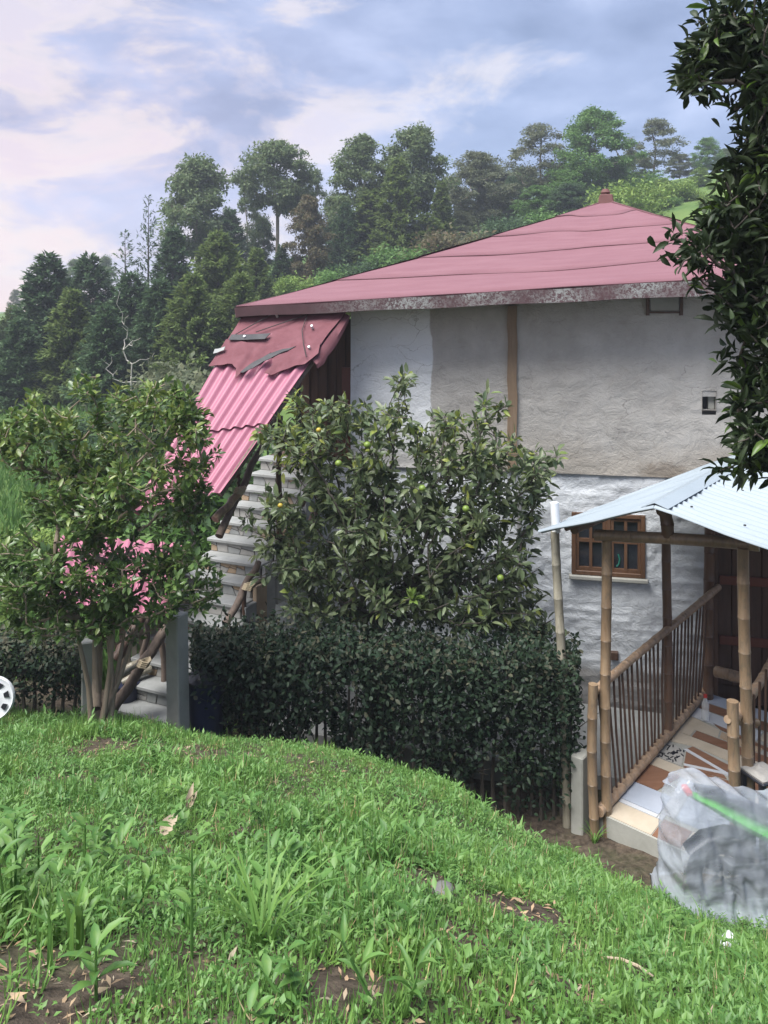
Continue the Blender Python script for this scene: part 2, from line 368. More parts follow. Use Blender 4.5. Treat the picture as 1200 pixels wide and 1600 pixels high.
leafmat('litter', [(.20, .14, .09), (.34, .27, .18), (.12, .085, .055), (.42, .36, .27)], .9, .05, .1)
simple('twig_pale', (.30, .28, .25), (.42, .40, .37), 6, .9, .4, .01)
t = NT('fruit'); n = t.noise(14, 3, .5, t.co()); M['fruit'] = t.done(t.bsdf(t.mix(n, (.10, .17, .025), (.18, .25, .04)), .45))
t = NT('fruit_yellow'); n = t.noise(14, 3, .5, t.co()); M['fruit_yellow'] = t.done(t.bsdf(t.mix(n, (.34, .25, .03), (.42, .32, .04)), .4))
# ground: soil near the house, meadow away from it
t = NT('ground'); v = t.co(); s = t.n('ShaderNodeSeparateXYZ'); t.l(v, s.inputs[0])
n = t.noise(1.5, 6, .6, v); n2 = t.noise(18, 6, .65, v); n3 = t.noise(.25, 5, .6, v)
soil = t.mix(t.ramp(n2, [(.35, 0), (.7, 1)]), (.04, .031, .024), (.12, .095, .072))
soil = t.mix(t.ramp(n, [(.5, 0), (.65, .4)]), soil, (.04, .065, .022))
mead = t.mix(t.ramp(n3, [(.35, 0), (.65, 1)]), (.055, .11, .03), (.14, .20, .06)); mead = t.mix(t.ramp(n2, [(.4, 0), (.7, .5)]), mead, (.05, .085, .025))
f = t.ramp(t.math('MULTIPLY', s.outputs[1], .02), [(.20, 0), (.26, 1)])
M['ground'] = t.done(t.bsdf(t.mix(f, soil, mead), .95, t.bump(n2, .8, .03, t.bump(n, .5, .08)), spec=.15))

# ---------------------------------------------------------------- terrain
CT = []
def ctl(px, lst):
    for y, z in lst: CT.append(((px-600)/F*y, y, z))
ctl(-200, [(1.8, 3.45), (3, 2.95), (5, 2.15), (7, 1.35), (8.6, .95), (11, .7)])
ctl(0,    [(1.8, 3.45), (3, 2.95), (5, 2.15), (7, 1.35), (8.6, .85), (10, .7), (12, .7)])
ctl(150,  [(1.8, 3.42), (3, 2.93), (5, 2.10), (7.2, 1.30), (8.6, .70), (10, .6), (12, .6)])
ctl(280,  [(3, 2.93), (5, 2.10), (6.9, 1.42), (7.6, .95), (8.6, .62), (12, .5)])
ctl(400,  [(1.8, 3.42), (3, 2.95), (5, 2.14), (6.5, 1.56), (7.1, 1.1), (8.2, .25), (10, .2)])
ctl(560,  [(1.8, 3.42), (3, 2.95), (5, 2.08), (6.2, 1.58), (6.8, 1.1), (7.8, .15), (9.5, .05)])
ctl(700,  [(1.8, 3.40), (3, 2.90), (5, 1.96), (5.9, 1.52), (6.5, 1.0), (7.6, .08), (9.5, .0)])
ctl(800,  [(1.8, 3.38), (3, 2.82), (5, 1.72), (5.8, 1.24), (7.4, .04), (9.5, .0)])
ctl(900,  [(1.8, 3.36), (3, 2.72), (5, 1.48), (6, .86), (7.3, .02), (9.5, .0)])
ctl(1000, [(1.8, 3.34), (3, 2.62), (5, 1.28), (6.3, .48), (7.0, .06), (8, .0), (9.5, .0)])
ctl(1120, [(1.8, 3.30), (3, 2.52), (5, 1.06), (6.0, .40), (6.6, .22), (7.5, .02), (9.5, .0)])
ctl(1250, [(1.8, 3.28), (3, 2.45), (5, .98), (6.0, .36), (7.5, .05), (9.5, .0)])
ctl(1500, [(1.8, 3.25), (3, 2.4), (5, .95), (6.5, .3), (9.5, .0)])
for x in (-6, -2, 2, 6): CT += [(x, .3, 3.6), (x, -4, 4.0), (x, -20, 5)]
CT += [(-14, 4, 2.6), (14, 4, 2.2), (-14, 10, .8), (14, 10, .3), (-14, 0, 3.8), (14, 0, 3.6)]
def ctp(px, py, D): p = P(px, py, D); CT.append((p.x, p.y, p.z))
for a in [(-200, 770, 18), (0, 765, 18), (0, 705, 28), (-300, 700, 30), (100, 640, 34), (300, 600, 34), (200, 560, 45), (0, 570, 60), (400, 480, 48), (450, 430, 60), (600, 412, 60), (600, 470, 44),
          (750, 372, 60), (900, 332, 60), (1050, 302, 58), (1200, 275, 58), (1400, 260, 58), (750, 470, 36), (1000, 440, 30), (1200, 430, 30), (450, 402, 78), (600, 380, 78), (750, 345, 78), (900, 308, 78), (1050, 280, 78), (1200, 255, 78), (1500, 240, 78),
          (0, 500, 90), (200, 470, 90), (-300, 500, 100)]: ctp(*a)
for X, Y, Z in [(0, 18, 1.2), (6, 18, 1.8), (12, 18, 2), (0, 25, 3), (-120, 60, 4), (120, 60, 16), (-100, 130, 5), (0, 140, 8), (100, 140, 12), (-300, 350, 8), (0, 350, 10), (300, 350, 14), (-300, 0, 6), (300, 0, 6), (0, -300, 8), (-300, -300, 8), (300, -300, 8)]: CT.append((X, Y, Z))
CT = np.array(CT); nC = len(CT)
def _rb(A, B): return np.sqrt(((A[:, None, :]-B[None, :, :])**2).sum(-1)+.04)
_A = np.zeros((nC+3, nC+3)); _A[:nC, :nC] = _rb(CT[:, :2], CT[:, :2])-np.eye(nC)*.02*0
_A[:nC, nC] = 1; _A[:nC, nC+1:] = CT[:, :2]; _A[nC, :nC] = 1; _A[nC+1:, :nC] = CT[:, :2].T
_w = np.linalg.lstsq(_A, np.concatenate([CT[:, 2], [0, 0, 0]]), rcond=None)[0]
def gz(x, y):
    x = np.atleast_1d(np.asarray(x, float)); y = np.atleast_1d(np.asarray(y, float)); q = np.stack([x, y], 1); out = np.empty(len(q))
    for i in range(0, len(q), 20000):
        s = q[i:i+20000]; out[i:i+20000] = _rb(s, CT[:, :2])@_w[:nC]+_w[nC]+s@_w[nC+1:]
    near = np.clip((y-.5)/1.5, 0, 1)*np.clip((9-y)/1.5, 0, 1)
    out += near*(fbm(x*2.2, y*2.2, 4, 5)*.15)
    far = np.clip((y-14)/20, 0, 1); out += far*fbm(x*.12, y*.12, 4, 9)*1.2
    return out
def gz1(x, y): return float(gz([x], [y])[0])
xs = np.unique(np.concatenate([np.arange(-6, 6.01, .09), np.linspace(6, 20, 30), -np.linspace(6, 20, 30), 20+np.linspace(0, 1, 28)**2*260, -20-np.linspace(0, 1, 28)**2*260]))
ys = np.unique(np.concatenate([np.arange(0, 10.01, .09), np.linspace(10, 30, 40), 30+np.linspace(0, 1, 50)**2*300, -np.linspace(0, 1, 16)**2*60]))
GX, GY = np.meshgrid(xs, ys); gzv = gz(GX.ravel(), GY.ravel())
nx, ny = len(xs), len(ys); idx = np.arange(nx*ny).reshape(ny, nx)
gf = np.stack([idx[:-1, :-1], idx[:-1, 1:], idx[1:, 1:], idx[1:, :-1]], -1).reshape(-1, 4)
g = link('ground', npmesh('ground', np.stack([GX.ravel(), GY.ravel(), gzv], 1), gf, True), M['ground']); g['kind'] = 'structure'

# ---------------------------------------------------------------- house (local frame: x along the wall, y inwards, z up)
HO = Vector((-.45, 10.8, 0)); HA = R(-12); hc, hs = math.cos(R(12)), math.sin(R(12))
def W(px, py, off=0.0):
    a = (px-600)/F; b = (HY-py)/F
    Y = (off-.45*hs+10.8*hc)/(a*hs+hc); X = a*Y; dx, dy = X-HO.x, Y-HO.y
    return dx*hc-dy*hs, EYE+b*Y
def LW(p):
    dx, dy = p[0]-HO.x, p[1]-HO.y
    return Vector((dx*hc-dy*hs, dx*hs+dy*hc, p[2]))
house = empty('house', HO, HA, 'two storey farmhouse with grey plaster above white wall and faded red hip roof', 'house')
def wall(name, x0, x1, z0, z1, holes, mat, seed, y=0.0, thick=.2, course=0, step=.045, ztop=None):
    gx = np.arange(x0, x1+.001, step); gy = np.arange(z0, z1+.001, step); gx[-1] = x1; gy[-1] = z1
    for (a, b, c, d) in holes:
        for k in (a, b): gx[np.argmin(abs(gx-k))] = k
        for k in (c, d): gy[np.argmin(abs(gy-k))] = k
    X, Z = np.meshgrid(gx, gy); Zt = Z if ztop is None else z0+(Z-z0)*(ztop(X)-z0)/(z1-z0)
    rel = fbm(X*1.1, Z*1.5, 4, seed)*.06+fbm(X*4, Z*9, 3, seed+5)*.022
    if course:
        row = np.floor(Zt/course+fbm(X*.6, Z*.6, 2, seed+2)*.6); fr = (Zt/course+fbm(X*.6, Z*.6, 2, seed+2)*.6)-row
        br = np.floor(X/.27+row*.5); fx = X/.27+row*.5-br
        rel += np.where((fr < .25) | (fx < .1), -.012, 0)*(.4+.9*vn(X*1.7, Z*1.7, seed+4))+(hsh(row, br, seed)-.5)*.02
    rel = np.clip(rel, -.035, .035)
    n0, n1 = X.shape; V = np.stack([X.ravel(), (y-rel).ravel(), Zt.ravel()], 1); ii = np.arange(n0*n1).reshape(n0, n1)
    fs = np.stack([ii[:-1, :-1], ii[:-1, 1:], ii[1:, 1:], ii[1:, :-1]], -1)
    cx = (X[:-1, :-1]+X[1:, 1:])/2; cz = (Z[:-1, :-1]+Z[1:, 1:])/2; keep = np.ones(cx.shape, bool)
    for (a, b, c, d) in holes: keep &= ~((cx > a) & (cx < b) & (cz > c) & (cz < d))
    Vl = [V]; Fl = [fs[keep]]; nv = len(V)
    # sides and back
    def quad(a, b, c, d):
        nonlocal nv
        Vl.append(np.array([a, b, c, d])); Fl.append(np.array([[nv, nv+1, nv+2, nv+3]])); nv += 4
    zt0, zt1 = float(Zt[-1, 0]), float(Zt[-1, -1])
    quad((x0, y, z0), (x0, y, zt0), (x0, y+thick, zt0), (x0, y+thick, z0)); quad((x1, y, z0), (x1, y+thick, z0), (x1, y+thick, zt1), (x1, y, zt1))
    quad((x0, y, z0), (x0, y+thick, z0), (x1, y+thick, z0), (x1, y, z0)); quad((x0, y, zt0), (x1, y, zt1), (x1, y+thick, zt1), (x0, y+thick, zt0))
    for (a, b, c, d) in holes:
        quad((a, y-.01, c), (b, y-.01, c), (b, y+thick, c), (a, y+thick, c)); quad((a, y-.01, d), (a, y+thick, d), (b, y+thick, d), (b, y-.01, d))
        quad((a, y-.01, c), (a, y+thick, c), (a, y+thick, d), (a, y-.01, d)); quad((b, y-.01, c), (b, y-.01, d), (b, y+thick, d), (b, y+thick, c))
    return link(name, npmesh(name, np.concatenate(Vl), Fl), mat, house)
zf = 3.04
hx0, hz1 = W(1097, 610); hx1, hz0 = W(1119, 641)
eavez = lambda x: 5.12+.046*x
uw = wall('upper_wall', 0, 7.3, zf, 5.5, [(hx0, hx1, hz0, hz1)], M['plaster_upper'], 3, 0, .25, 0, .04, ztop=eavez)
uw['label'] = 'grey plastered upper wall with a white patch at its left end'
wx0, wz1 = W(893, 800); wx1, wz0 = W(1009, 905)
dx0, _ = W(1112, 900)
lw = wall('lower_wall', -.62, dx0, -.25, zf-.005, [(wx0, wx1, wz0, wz1)], M['plaster_lower'], 11, .035, .25, .105, .035)
lw['label'] = 'rough white painted brick lower wall'
# wall right of the door, side and back walls
MB().box((dx0+1.25, .035, -.25), (7.3, .28, zf-.005)).build('lower_wall', M['plaster_lower'], house)
MB().box((dx0, .035, 2.52), (dx0+1.25, .28, zf-.005)).build('lintel', M['plaster_lower'], house)
MB().box((.003, .26, -.3), (.22, 7.6, 5.1)).build('side_wall', M['plaster_upper'], house)
MB().box((7.08, .30, -.3), (7.297, 7.6, 5.4)).build('side_wall', M['plaster_upper'], house)
MB().box((.0, 7.61, -.3), (7.3, 7.8, 5.1)).build('back_wall', M['plaster_upper'], house)
MB().box((.24, .30, zf-.1), (7.06, 7.6, zf+.02)).build('floor_slab', M['concrete_dark'], house)
MB().box((-1.25, .06, -.25), (-.625, .28, 1.55)).build('stair_base_wall', M['plaster_lower'], house)
# small opening: dark recess and a pale stub block
MB().box((hx0+.01, .14, hz0+.003), (hx1-.085, .24, hz1-.004)).build('opening_recess', M['black_plastic'], house)
MB().box((hx1-.08, .07, hz0+.004), (hx1-.006, .20, hz1-.006)).build('opening_block', M['concrete'], house, bevel=.006)
# block niche under the eave
nx0, nz1 = W(1012, 463); nx1, nz0 = W(1064, 489)
mb = MB().box((nx0+.02, -.05, nz0+.02), (nx1-.02, .02, nz1)); mb.build('eave_block', M['concrete'], house, bevel=.01)
for x in (nx0, nx1): MB().box((x-.022, -.07, nz0-.03), (x+.015, .02, nz1+.03)).build('rafter_end', M['wood_dark'], house)
MB().box((nx0, -.065, nz0-.005), (nx1-.02, .02, nz0+.018)).build('block_ledge', M['wood_dark'], house)
# ochre timber strip on the upper wall
ax, az = W(801, 478); bx_, bz = W(801, 735)
mb = MB(); k = 9
for i in range(k):
    z0 = bz+(az-bz)*i/k; z1 = bz+(az-bz)*(i+1)/k; o = .008*math.sin(i*2.1); o2 = .008*math.sin((i+1)*2.1)
    mb.hexa([(ax-.062+o, -.05, z0), (ax+.058+o, -.05, z0), (ax+.058+o, .03, z0), (ax-.062+o, .03, z0), (ax-.062+o2, -.05, z1), (ax+.058+o2, -.05, z1), (ax+.058+o2, .03, z1), (ax-.062+o2, .03, z1)])
mb.build('timber_post', M['wood_board'], house)
px_, _ = W(812, 860)
MB().tube([(px_, -.05, .0), (px_, -.05, zf-.1)], .03, 8).build('drain_pipe', M['pipe_grey'], house, True)
# window
win = empty('window', (0, 0, 0)); win.parent = house
fw = .055; y0, y1 = .0, .12
MB().box((wx0+.003, y0, wz0+.003), (wx0+fw, y1, wz1-.003)).build('window_frame', M['wood_window'], win, bevel=.005)
MB().box((wx1-fw, y0, wz0+.003), (wx1-.003, y1, wz1-.003)).build('window_frame', M['wood_window'], win, bevel=.005)
MB().box((wx0+fw+.001, y0, wz0+.003), (wx1-fw-.001, y1, wz0+fw)).build('window_frame', M['wood_window'], win, bevel=.005)
MB().box((wx0+fw+.001, y0, wz1-fw), (wx1-fw-.001, y1, wz1-.003)).build('window_frame', M['wood_window'], win, bevel=.005)
ix0, ix1, iz0, iz1 = wx0+fw, wx1-fw, wz0+fw, wz1-fw; midx = (ix0+ix1)/2
MB().box((midx-.03, y0+.012, iz0+.001), (midx+.03, y1-.01, iz1-.001)).build('mullion', M['wood_window'], win, bevel=.004)
for (a, b) in ((ix0, midx-.03), (midx+.03, ix1)):
    for x in (a+.02, b-.02, (a+b)/2): MB().box((x-.018, y0+.025, iz0+.002), (x+.018, y1-.03, iz1-.002)).build('sash_bar', M['wood_window'], win)
    for z in (iz0+.022, iz1-.022, iz0+(iz1-iz0)*.56): MB().box((a+.002, y0+.028, z-.02), (b-.002, y1-.033, z+.02)).build('sash_bar', M['wood_window'], win)
    xs_ = [a+.038, (a+b)/2-.018, (a+b)/2+.018, b-.038]; zm = iz0+(iz1-iz0)*.56; zs_ = [iz0+.042, zm-.02, zm+.02, iz1-.042]
    for q in (0, 2):
        for r in (0, 2): MB().box((xs_[q], .07, zs_[r]), (xs_[q+1], .076, zs_[r+1])).build('pane', M['glass'], win)
gx0 = midx+.075
MB().tube([(gx0+.03, .062, iz0+.06), (gx0+.06, .062, iz0+.10), (gx0+.068, .062, iz0+.16), (gx0+.05, .062, iz0+.22)], .012, 6).build('green_hanging', M['glass_green'], win, True)
MB().box((wx0-.03, -.045, wz0-.05), (wx1+.03, .05, wz0-.001)).build('sill', M['concrete'], win, bevel=.008)
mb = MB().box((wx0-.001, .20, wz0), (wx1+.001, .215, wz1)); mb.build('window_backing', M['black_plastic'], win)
# entrance: door of dark red planks in a recess
for i in range(6):
    x = dx0+.10+i*.175
    MB().box((x, .20+.004*(i % 2), .44), (x+.168, .245, 2.42)).build('door_plank', M['wood_dark'], house, bevel=.006)
t = NT('wood_red'); v = t.co(scale=(6, 6, .8)); n = t.noise(3, 5, .6, v); M['wood_red'] = t.done(t.bsdf(t.mix(n, (.10, .028, .018), (.16, .05, .032)), .5, t.bump(n, .3, .003)))
for z in (.95, 1.7): MB().box((dx0+.12, .165, z), (dx0+1.13, .198, z+.11)).build('door_rail', M['wood_red'], house, bevel=.006)
MB().box((dx0+.003, .06, .3), (dx0+.09, .27, 2.5)).build('door_jamb', M['wood_dark'], house, bevel=.008)
MB().box((dx0+1.16, .06, .3), (dx0+1.247, .27, 2.5)).build('door_jamb', M['wood_dark'], house, bevel=.008)
MB().box((dx0+.08, .24, .2), (dx0+1.17, .29, 2.52)).build('door_backing', M['wood_dark'], house)
vx, vz = W(960, 1025); MB().box((vx-.05, -.02, vz-.05), (vx+.05, .05, vz+.05)).build('vent_hole', M['wood_dark'], house, bevel=.006)

# concrete path along the foot of the wall, behind the hedge
pth = MB().hexa([(-.6, -1.62, -.4), (4.0, -1.62, -.4), (4.0, -.03, -.4), (-.6, -.03, -.4), (-.6, -1.62, .26), (4.0, -1.62, .12), (4.0, -.03, .12), (-.6, -.03, .26)]).build('path', M['white_slab'], None, bevel=.02)
pth.location = HO; pth.rotation_euler = (0, 0, HA); pth['kind'] = 'structure'
# ---- roof
C1 = LW(P(369, 482, 10.45)); C1.z = 5.16
C2 = Vector((C1.x+7.6, C1.y, 5.56)); AP = LW(P(948, 314, 13.5))
dpt = 2*(AP.y-C1.y); C3 = Vector((C2.x, C2.y+dpt, 5.5)); C4 = Vector((C1.x, C1.y+dpt, 5.2))
roof = empty('roof', (0, 0, 0)); roof.parent = house
ns = 5; fr = [0, .21, .43, .64, .82, 1.0]
def face_strips(A, B, T, sag, wob, lift=.007):
    """triangular roof face A-B-T as overlapping felt courses"""
    n = (B-A).cross(T-A).normalized()
    if n.z < 0: n = -n
    K = 46
    for s in range(ns):
        f0, f1 = fr[s], fr[s+1]
        rows = []
        for q in range(5):
            row = []
            for i in range(K+1):
                u = i/K; wv = wob*(math.sin(u*7+s*1.7)*.012+math.sin(u*15+s*3.1)*.006)
                lo = f0+(wv if s > 0 else 0); hi = f1+(wob*(math.sin(u*7+(s+1)*1.7)*.012+math.sin(u*15+(s+1)*3.1)*.006) if s < ns-1 else 0)
                hi2 = min(hi+.02, 1.0) if s < ns-1 else hi
                f = lo+(hi2-lo)*q/4
                a = A.lerp(T, f); b = B.lerp(T, f); p = a.lerp(b, u)
                sg = -sag*math.sin(math.pi*f)*(1-.5*abs(2*u-1))
                p = p+n*(sg+lift*(1-q/4)*1.6+.010*float(vn(u*9*(1-f)+s, f*9, 4)))
                row.append(p)
            rows.append(row)
        V = [p for r in rows for p in r]; V += [V[i]-n*.012 for i in range(K+1)]
        Fc = [(q*(K+1)+i, q*(K+1)+i+1, (q+1)*(K+1)+i+1, (q+1)*(K+1)+i) for q in range(4) for i in range(K)]
        E = [(5*(K+1)+i, 5*(K+1)+i+1, i+1, i) for i in range(K)]
        me = bpy.data.meshes.new('felt_course'); me.from_pydata(V, [], Fc+E); me.materials.append(M['felt']); me.materials.append(M['felt_edge'])
        me.polygons.foreach_set('material_index', [0]*len(Fc)+[1]*len(E)); me.polygons.foreach_set('use_smooth', [True]*len(Fc)+[False]*len(E)); me.update()
        link('felt_course', me, None, roof)
face_strips(C1, C2, AP, .10, 1.0)
for A, B in ((C2, C3), (C3, C4), (C4, C1)): face_strips(A, B, AP, .06, .5)
# hip battens / felt rolled over the hips
def hip(A, sag):
    pts = [A.lerp(AP, i/20)+Vector((0, 0, .012-sag*math.sin(math.pi*i/20))) for i in range(21)]
    MB().tube(pts, .017, 6).build('hip_roll', M['felt_edge'], roof, True)
hip(C1, .10); hip(C2, .06); hip(C3, .06); hip(C4, .06)
mb = MB(); d_ = AP
mb.hexa([(d_.x-.15, d_.y-.14, d_.z-.10), (d_.x+.12, d_.y-.14, d_.z-.10), (d_.x+.12, d_.y+.14, d_.z-.10), (d_.x-.15, d_.y+.14, d_.z-.10), (d_.x-.12, d_.y-.11, d_.z+.10), (d_.x+.09, d_.y-.11, d_.z+.10), (d_.x+.09, d_.y+.11, d_.z+.10), (d_.x-.12, d_.y+.11, d_.z+.10)])
mb.build('chimney', M['roof_cap'], roof, bevel=.015)
MB().tube([(d_.x-.02, d_.y, d_.z+.08), (d_.x-.02, d_.y, d_.z+.14), (d_.x-.02, d_.y, d_.z+.2)], [.06, .085, .05], 10).build('chimney_cap', M['roof_cap'], roof, True)
# fascia along the eaves
def fascia(A, B, h0, h1, mat):
    d = (B-A).normalized(); o = Vector((d.y, -d.x, 0)).normalized()
    mb = MB(); K = 24
    for i in range(K):
        a = A.lerp(B, i/K); b = A.lerp(B, (i+1)/K); ha = h0+(h1-h0)*i/K; hb = h0+(h1-h0)*(i+1)/K
        wa = .006*math.sin(i*1.3); wb = .006*math.sin((i+1)*1.3); a = a+o*wa+Vector((0, 0, wa)); b = b+o*wb+Vector((0, 0, wb))
        t_ = o*.025
        mb.hexa([a-t_-Vector((0, 0, ha)), a+t_*.3-Vector((0, 0, ha)), b+t_*.3-Vector((0, 0, hb)), b-t_-Vector((0, 0, hb)), a-t_, a+t_, b+t_, b-t_])
    mb.build('fascia', mat, roof)
fascia(C1, C2, .12, .20, M['fascia']); fascia(C2, C3, .2, .2, M['fascia']); fascia(C3, C4, .2, .15, M['fascia']); fascia(C4, C1, .13, .13, M['fascia'])
# soffit boards close the eave from below
MB().prism([C1+Vector((.03, .03, -.10)), C2+Vector((-.03, .03, -.2)), C3+Vector((-.03, -.03, -.16)), C4+Vector((.03, -.03, -.1))], (0, 0, 1), .02).build('soffit', M['wood_dark'], roof)

# ---------------------------------------------------------------- outside stair on the left, with its sheet roof
SB = Vector((-2.62, 8.55, .62)); SD = Vector((.42, .9075, 0)).normalized(); SQ = Vector((SD.y, -SD.x, 0))
NS = 14; RUN = 3.25/NS; RISE = (3.02-.62)/NS; SWD = 1.0
stair = empty('outside_stair', SB, 0, 'steep outdoor stair with white stone faced steps at left end of house', 'stair')
def SP(along, side, up): return SD*along+SQ*side+Vector((0, 0, up))
for i in range(NS):
    z0 = i*RISE; a0 = i*RUN
    hw = SWD/2+random.uniform(-.03, .03)
    core = MB().hexa([SP(a0+.03, -hw+.03, z0-.30 if i else -.3), SP(a0+.03, hw-.03, z0-.3), SP(a0+RUN+.12, hw-.03, z0-.3), SP(a0+RUN+.12, -hw+.03, z0-.3),
                      SP(a0+.03, -hw+.03, z0+RISE-.045), SP(a0+.03, hw-.03, z0+RISE-.045), SP(a0+RUN+.12, hw-.03, z0+RISE-.045), SP(a0+RUN+.12, -hw+.03, z0+RISE-.045)])
    step = core.build('step', M['mortar'] if i % 5 != 3 else M['concrete_dark'], stair)
    tr_ = MB().hexa([SP(a0-.025, -hw, z0+RISE-.044), SP(a0-.025, hw, z0+RISE-.044), SP(a0+RUN+.03, hw, z0+RISE-.044), SP(a0+RUN+.03, -hw, z0+RISE-.044),
                     SP(a0-.025, -hw, z0+RISE), SP(a0-.025, hw, z0+RISE), SP(a0+RUN+.03, hw, z0+RISE), SP(a0+RUN+.03, -hw, z0+RISE)])
    tr_.build('tread', M['white_slab'], step, bevel=.008)
    # crazy-paved riser: irregular stones
    xs_ = [-hw+.035]
    while xs_[-1] < hw-.12: xs_.append(xs_[-1]+random.uniform(.09, .21))
    xs_[-1] = hw-.035; sl_ = [random.uniform(-.035, .035) for _ in xs_]; sl_[0] = sl_[-1] = 0
    zl, zh = z0+.006, z0+RISE-.05
    for q in range(len(xs_)-1):
        g_ = .006; a, b = xs_[q]+g_, xs_[q+1]-g_
        sa, sb_ = sl_[q], sl_[q+1]
        zm = zl+(zh-zl)*random.uniform(.4, .6); sp_ = random.random()
        polys = [[(a+sa, zl), (b+sb_, zl), (b-sb_, zh), (a-sa, zh)]] if sp_ < .5 else [[(a+sa, zl), (b+sb_, zl), (b, zm-g_), (a, zm+.02-g_)], [(a, zm+.02+g_), (b, zm+g_), (b-sb_, zh), (a-sa, zh)]]
        for po in polys:
            MB().prism([SP(a0+.029, s_, u_) for s_, u_ in po], -SD, random.uniform(.008, .016)).build('stone', M[random.choice(['stone_tan', 'stone_grey', 'white_slab', 'stone_grey'])], step)
    # side blocks of the string wall
    for sgn in (1,):
        MB().hexa([SP(a0, hw+.001, z0-.55), SP(a0, hw+.06, z0-.55), SP(a0+RUN-.006, hw+.06, z0-.55), SP(a0+RUN-.006, hw+.001, z0-.55), SP(a0, hw+.001, z0+RISE*.9), SP(a0, hw+.06, z0+RISE*.9), SP(a0+RUN-.006, hw+.06, z0+RISE*.9), SP(a0+RUN-.006, hw+.001, z0+RISE*.9)]).build('side_block', M['white_slab'] if i % 3 else M['stone_tan'], step, bevel=.006)
# landing at the top
MB().hexa([SP(3.27, -.55, 2.28), SP(3.27, 1.05, 2.28), SP(4.6, 1.05, 2.28), SP(4.6, -.55, 2.28), SP(3.27, -.55, 2.38), SP(3.27, 1.05, 2.38), SP(4.6, 1.05, 2.38), SP(4.6, -.55, 2.38)]).build('landing', M['wood_dark'], stair)
# dark boards and sheet added for the shade of the doorway under the roof
for i in range(7):
    a = P(470+i*14, 640, 11.6)-SB; x = a.x
    MB().box((x, a.y+.02*(i % 2), 2.40), (x+.125, a.y+.03+.02*(i % 2), 4.35)).build('doorway_shade_board', M['wood_dark'], stair)
a = P(462, 640, 11.75)-SB; MB().box((a.x, a.y, 2.3), (a.x+1.1, a.y+.04, 4.4)).build('doorway_shade_sheet', M['black_plastic'], stair)
a = P(541, 580, 10.85); MB().box((a.x-SB.x-.06, a.y-SB.y, 3.05-SB.z), (a.x-SB.x+.06, a.y-SB.y+.06, a.z-SB.z+.05)).build('landing_post', M['wood_red'], stair)
# rails: crooked poles and posts
def pole(parent, off, a, b, r0, r1, mat, name='pole', wob=.02, n=7):
    a = Vector(a); b = Vector(b); pts = [a.lerp(b, i/n)+Vector((random.uniform(-wob, wob), random.uniform(-wob, wob), 0))*(0 if i in (0, n) else 1) for i in range(n+1)]
    return MB().tube(pts, [r0+(r1-r0)*i/n+random.uniform(-.003, .003) for i in range(n+1)], 9).build(name, mat, parent, True, off=off)
pole(stair, SB, P(342, 838, 9.0), P(428, 655, 10.2), .045, .04, M['wood_pole'], 'handrail')
pole(stair, SB, P(352, 975, 9.0), P(404, 878, 9.6), .045, .04, M['wood_pole'], 'handrail')
pole(stair, SB, P(172, 1115, 8.3), P(262, 980, 8.75), .06, .055, M['wood_pole'], 'handrail')
pole(stair, SB, P(180, 1030, 8.3), P(222, 962, 8.6), .06, .06, M['wood_dark'], 'handrail')
pole(stair, SB, P(438, 650, 9.9), P(437, 850, 9.9), .035, .04, M['wood_dark'], 'rail_post')
pole(stair, SB, P(383, 912, 9.4), P(382, 990, 9.4), .03, .03, M['wood_dark'], 'rail_post')
pole(stair, SB, P(374, 740, 9.5), P(372, 775, 9.5), .02, .02, M['wood_dark'], 'rail_post')
pole(stair, SB, P(232, 962, 8.7), P(222, 1045, 8.6), .03, .035, M['wood_pole'], 'rail_post')
pole(stair, SB, P(374, 770, 9.35), P(336, 812, 9.0), .045, .05, M['bamboo_light'], 'cross_pole')
pole(stair, SB, P(170, 1068, 8.25), P(224, 1033, 8.5), .025, .022, M['bamboo_grey'], 'cross_pole')
pole(stair, SB, P(386, 918, 9.35), P(412, 905, 9.6), .025, .03, M['wood_pole'], 'cross_pole')
for i, (a, b) in enumerate((((496, 735), (470, 790)), ((505, 770), (478, 845)), ((425, 925), (412, 975)))): pole(stair, SB, P(*a, 10.1), P(*b, 10.0), .05, .05, M['wood_dark'], 'brace')
for p in (P(375, 766, 9.28), P(225, 1036, 8.42), P(388, 916, 9.25)):
    d = Vector((.35, .3, .75)).normalized(); mb = MB()
    for k in range(4): 
        c = p+d*(k-1.5)*.018; mb.tube([c+Vector((math.cos(q*.9)*.058, math.sin(q*.9)*.058, math.sin(q*1.8)*.012)) for q in range(8)], .011, 5)
    mb.build('lashing', M['rope'], stair, True, off=SB)
